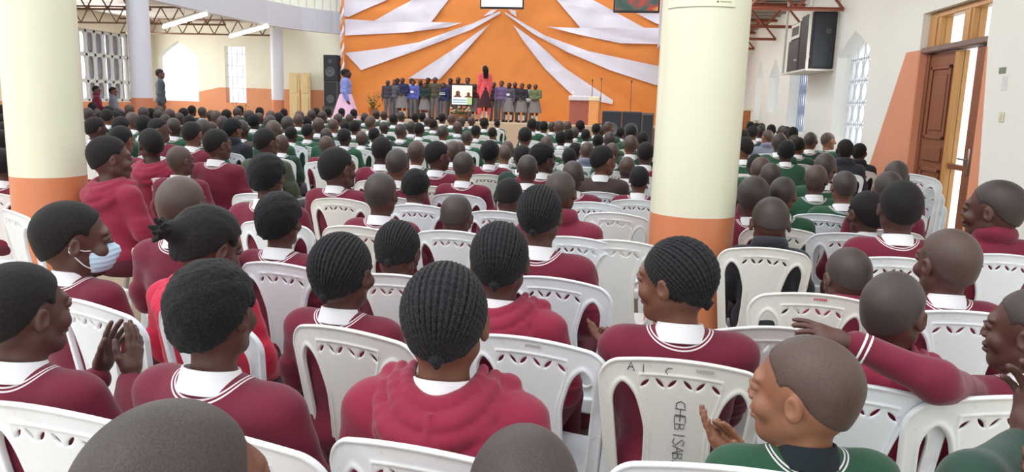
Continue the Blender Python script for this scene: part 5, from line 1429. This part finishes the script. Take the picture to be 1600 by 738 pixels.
KIDS = [ # px, head top py, row(0 front,1 back), top, low, label, pose
 (606, 125, 0, cl('charcoal_blazer', (66, 64, 72)), 'trousers', 'leftmost child of the choir, dark grey blazer', 'standing'),
 (617, 124, 0, cl('grey_cardigan', (92, 90, 100)), 'trousers', 'second child from the left of the choir, grey cardigan', 'standing'),
 (621, 122, 1, cl('dark_blue_grey', (60, 62, 82)), 'trousers', 'child in dark blue behind the two leftmost choir children', 'standing'),
 (629, 121, 0, cl('navy_leather_jacket', (42, 46, 78)), 'skirt', 'choir child in shiny navy jacket with hands clasped', 'clasp'),
 (646, 125, 0, cl('bright_blue_sweater', (92, 96, 176)), 'trousers', 'choir child in bright blue sweater with pale print', 'standing'),
 (643, 122, 1, cl('pale_lilac_sweater', (170, 166, 190)), 'trousers', 'child in pale lilac behind the bright blue sweater', 'standing'),
 (657, 124, 1, cl('black_sweater', (44, 42, 48)), 'trousers', 'child in black behind and right of the bright blue sweater', 'standing'),
 (664, 129, 0, cl('bottle_green_sweater', (36, 54, 48)), 'skirt', 'choir child in bottle green sweater with white collar', 'clasp'),
 (669, 121, 1, cl('black_sweater', (44, 42, 48)), 'trousers', 'child in black behind the bottle green sweater', 'standing'),
 (680, 120, 0, cl('olive_brown_blazer', (82, 76, 62)), 'trousers', 'tallest choir child at left, olive brown blazer and white collar', 'standing'),
 (693, 129, 0, cl('navy_striped_jersey', (44, 50, 92)), 'trousers', 'choir child in navy jersey with pale chest stripes', 'standing'),
 (704, 122, 1, cl('dull_violet_sweater', (72, 58, 82)), 'trousers', 'child in dull violet behind the television, left one', 'standing'),
 (716, 120, 1, cl('dark_maroon_sweater', (74, 44, 56)), 'trousers', 'child in dark maroon behind the television, middle one', 'standing'),
 (731, 121, 1, cl('slate_sweater', (70, 78, 96)), 'trousers', 'child in slate behind the television, right one', 'standing'),
 (743, 131, 0, cl('wine_red_dress_top', (96, 40, 48)), 'skirt', 'small girl in wine red between television and the woman in red', 'standing'),
 (772, 128, 1, cl('black_sweater', (44, 42, 48)), 'trousers', 'child in black just right of the woman in red', 'standing'),
 (784, 126, 0, cl('violet_vest', (118, 96, 138)), 'trousers', 'choir child in pale violet scarf and dark blazer', 'standing'),
 (796, 129, 0, cl('mid_grey_blazer', (84, 80, 92)), 'skirt', 'choir child in grey blazer with a pale badge', 'standing'),
 (805, 128, 1, cl('plum_sweater', (70, 44, 60)), 'trousers', 'child in plum behind the grey blazer', 'standing'),
 (816, 130, 0, cl('black_sweater', (44, 42, 48)), 'skirt', 'choir child in black top and grey skirt at right', 'clasp'),
 (827, 131, 1, cl('white_shirt', (190, 188, 190)), 'trousers', 'child in white collar, second from right in the choir', 'standing'),
 (837, 131, 0, cl('green_patterned_cloth', (108, 116, 82)), 'skirt', 'rightmost choir child in green patterned cloth', 'clasp')]
GSK = plain('grey_pleated_skirt', (130, 124, 122), .9, bump=.2); GTR = plain('grey_trousers', (108, 104, 108), .9, bump=.2)
for i, (px, py, row, m, low, lb, pose) in enumerate(KIDS):
    Y = 23.35 if row == 0 else 24.1
    p = onY(px, py, Y); e = standing(p[0], Y, SZ, math.pi-.14, max(1.0, p[2]-SZ), lb, m, low, GSK if low == 'skirt' else GTR, pose, 'crop' if i % 3 else 'shave', [0, 1, 2][i % 3], 'white', group='children of the choir on the stage', wid=1.2)
    if 'stripes' in lb:
        g = G()
        for z_ in (1.18, 1.12): g.box((-.12, .112, z_), (.12, .122, z_+.025), .004)
        g.obj('chest_stripe', COLLAR['white'], e)
    if 'badge' in lb or 'print' in lb:
        g = G(); g.box((-.06, .112, 1.1), (.06, .125, 1.19), .004); g.obj('chest_badge', COLLAR['white'], e)
p = onY(758, 102, 22.95)
lady = standing(p[0], 22.95, SZ, R_(28), p[2]-SZ, 'woman in long coral red coat with long dark hair, centre of the stage', cl('coral_red_coat', (230, 92, 96)), 'skirt', plain('dark_wine_skirt', (66, 28, 36), .8), 'standing', 'long', 0, None, 'coat', wid=.92)
a = atdepth(540, 107, 22.4)
standing(a[0], a[1], .15 if False else 0.42, R_(-75), a[2]-.42, 'woman in light blue top and wide pink skirt walking left of the stage', cl('periwinkle_blouse', (136, 148, 216)), 'long_skirt', plain('pink_skirt_cloth', (236, 190, 220), .8), 'standing', 'crop', 2, None, wid=1.3)
g = G(); g.box((a[0]-.6, a[1]-.5, 0), (a[0]+.6, a[1]+.19, .42), .02); tag(g.obj('stage_step', STG), 'low beige step at the left end of the stage', 'step')
a = atdepth(249, 107, 24)
standing(a[0], a[1], .0, R_(-60), a[2], 'person in dark jacket standing beside the bright arched window', cl('dark_slate_jacket', (64, 74, 84)), 'trousers', TROUS, 'standing', 'crop', 0, None)
# two adults sitting above the crowd at the side window
for px, py, w_, tp, lb in ((150, 134, 15, 'maroon_high', 'woman with drawn-back hair in dusky red seated by the barred window'), (176, 136, 16, 'grey', 'man in grey jacket seated by the barred window')):
    t = 19.0; a = atdepth(px, py, t); e = seated(a[0], a[1], -.9, .98, lb, yaw=-.3, top=tp, hair='crop', sk=1, z=a[2]-.735, collar=None)
    b = empty('bench', (a[0], a[1], 0), -.9); tag(b, 'raised bench under the %s by the barred window' % ('woman in dusky red' if px < 160 else 'man in grey'), 'bench'); hz = a[2]-.735
    g = G(); g.box((-.3, -.2, hz-.05), (.3, .22, hz-.005), .01); g.obj('seat', DW, b)
    for sx in (-.26, .26):
        g = G(); g.box((sx-.03, -.17, 0), (sx+.03, .19, hz-.05), .008); g.obj('leg', DW, b)

# ------------------------------------------------------------------ labels of the crowd, from where each one sits
def ordn(n): return ['leftmost', 'second from left', 'third from left', 'fourth from left', 'fifth from left', 'sixth from left', 'seventh from left', 'eighth from left', 'ninth from left', 'tenth from left'][n] if n < 10 else '%dth from left' % (n+1)
ZN = [(130, 'left of the left pillar'), (240, 'before the barred window'), (330, 'below the arched window'), (430, 'below the narrow window'), (530, 'below the wooden doors'), (600, 'below the stage plant'), (670, 'below the blue choir child'), (745, 'below the television'), (830, 'below the woman in red'), (930, 'below the lectern'), (1080, 'left of the right pillar'), (1250, 'past the right pillar'), (2000, 'along the right wall')]
def px_of(o):
    v = np.array(o.location)+np.array([0, 0, .9 if o.location.z < .2 else .5])-CAM; d = v@_f; return 800+F_PX*(v@CR)/d, d
def zone(px): return next(z for lim, z in ZN if px < lim)
def band(t): return 'nearest the stage' if t > 14.5 else 'in far rows' if t > 10.5 else 'mid-hall' if t > 7 else 'in nearer rows'
def labels(items, make):
    gr_ = {}
    for o, key in items:
        px, d = px_of(o); gr_.setdefault((zone(px), band(d), key), []).append((px, o))
    for (z, b, key), L in gr_.items():
        L.sort(key=lambda q: q[0])
        for i, (px, o) in enumerate(L): o['label'] = make(key, 'only one' if len(L) == 1 else ordn(i), b, z)
TW_ = {'maroon': 'maroon sweater', 'maroon_hood': 'maroon hoodie', 'green': 'green sweater', 'green_dark': 'dark green sweater', 'olive': 'olive sweater', 'black': 'black jacket', 'brown': 'dark brown jacket', 'grey': 'grey hoodie', 'maroon_high': 'maroon top'}
labels([(o, TW_[tp]) for o, lb, tp, hr in PEOPLE if not lb], lambda k, r, b, z: 'person in %s, %s, %s %s' % (k, r, b, z))
labels([(o, '') for o, lb in ALLCH if not lb], lambda k, r, b, z: 'white chair, %s, %s %s' % (r, b, z))
for o, lb in ALLCH:
    if lb: o['label'] = lb
for k, e in NEAR.items():
    q = min(((math.hypot(c.location.x-e.location.x, c.location.y-e.location.y), c) for c, l in ALLCH), key=lambda v: v[0])
    d = e.location-q[1].location; rz = q[1].rotation_euler.z; print('NEAR', k, round(e.scale.x, 2), 'depth %.2f' % px_of(e)[1], 'off %.2f %.2f' % (d.x*math.cos(rz)+d.y*math.sin(rz), -d.x*math.sin(rz)+d.y*math.cos(rz)), q[1].get('label', '')[:50])
print('people', len(PEOPLE), 'chairs', len(ALLCH))
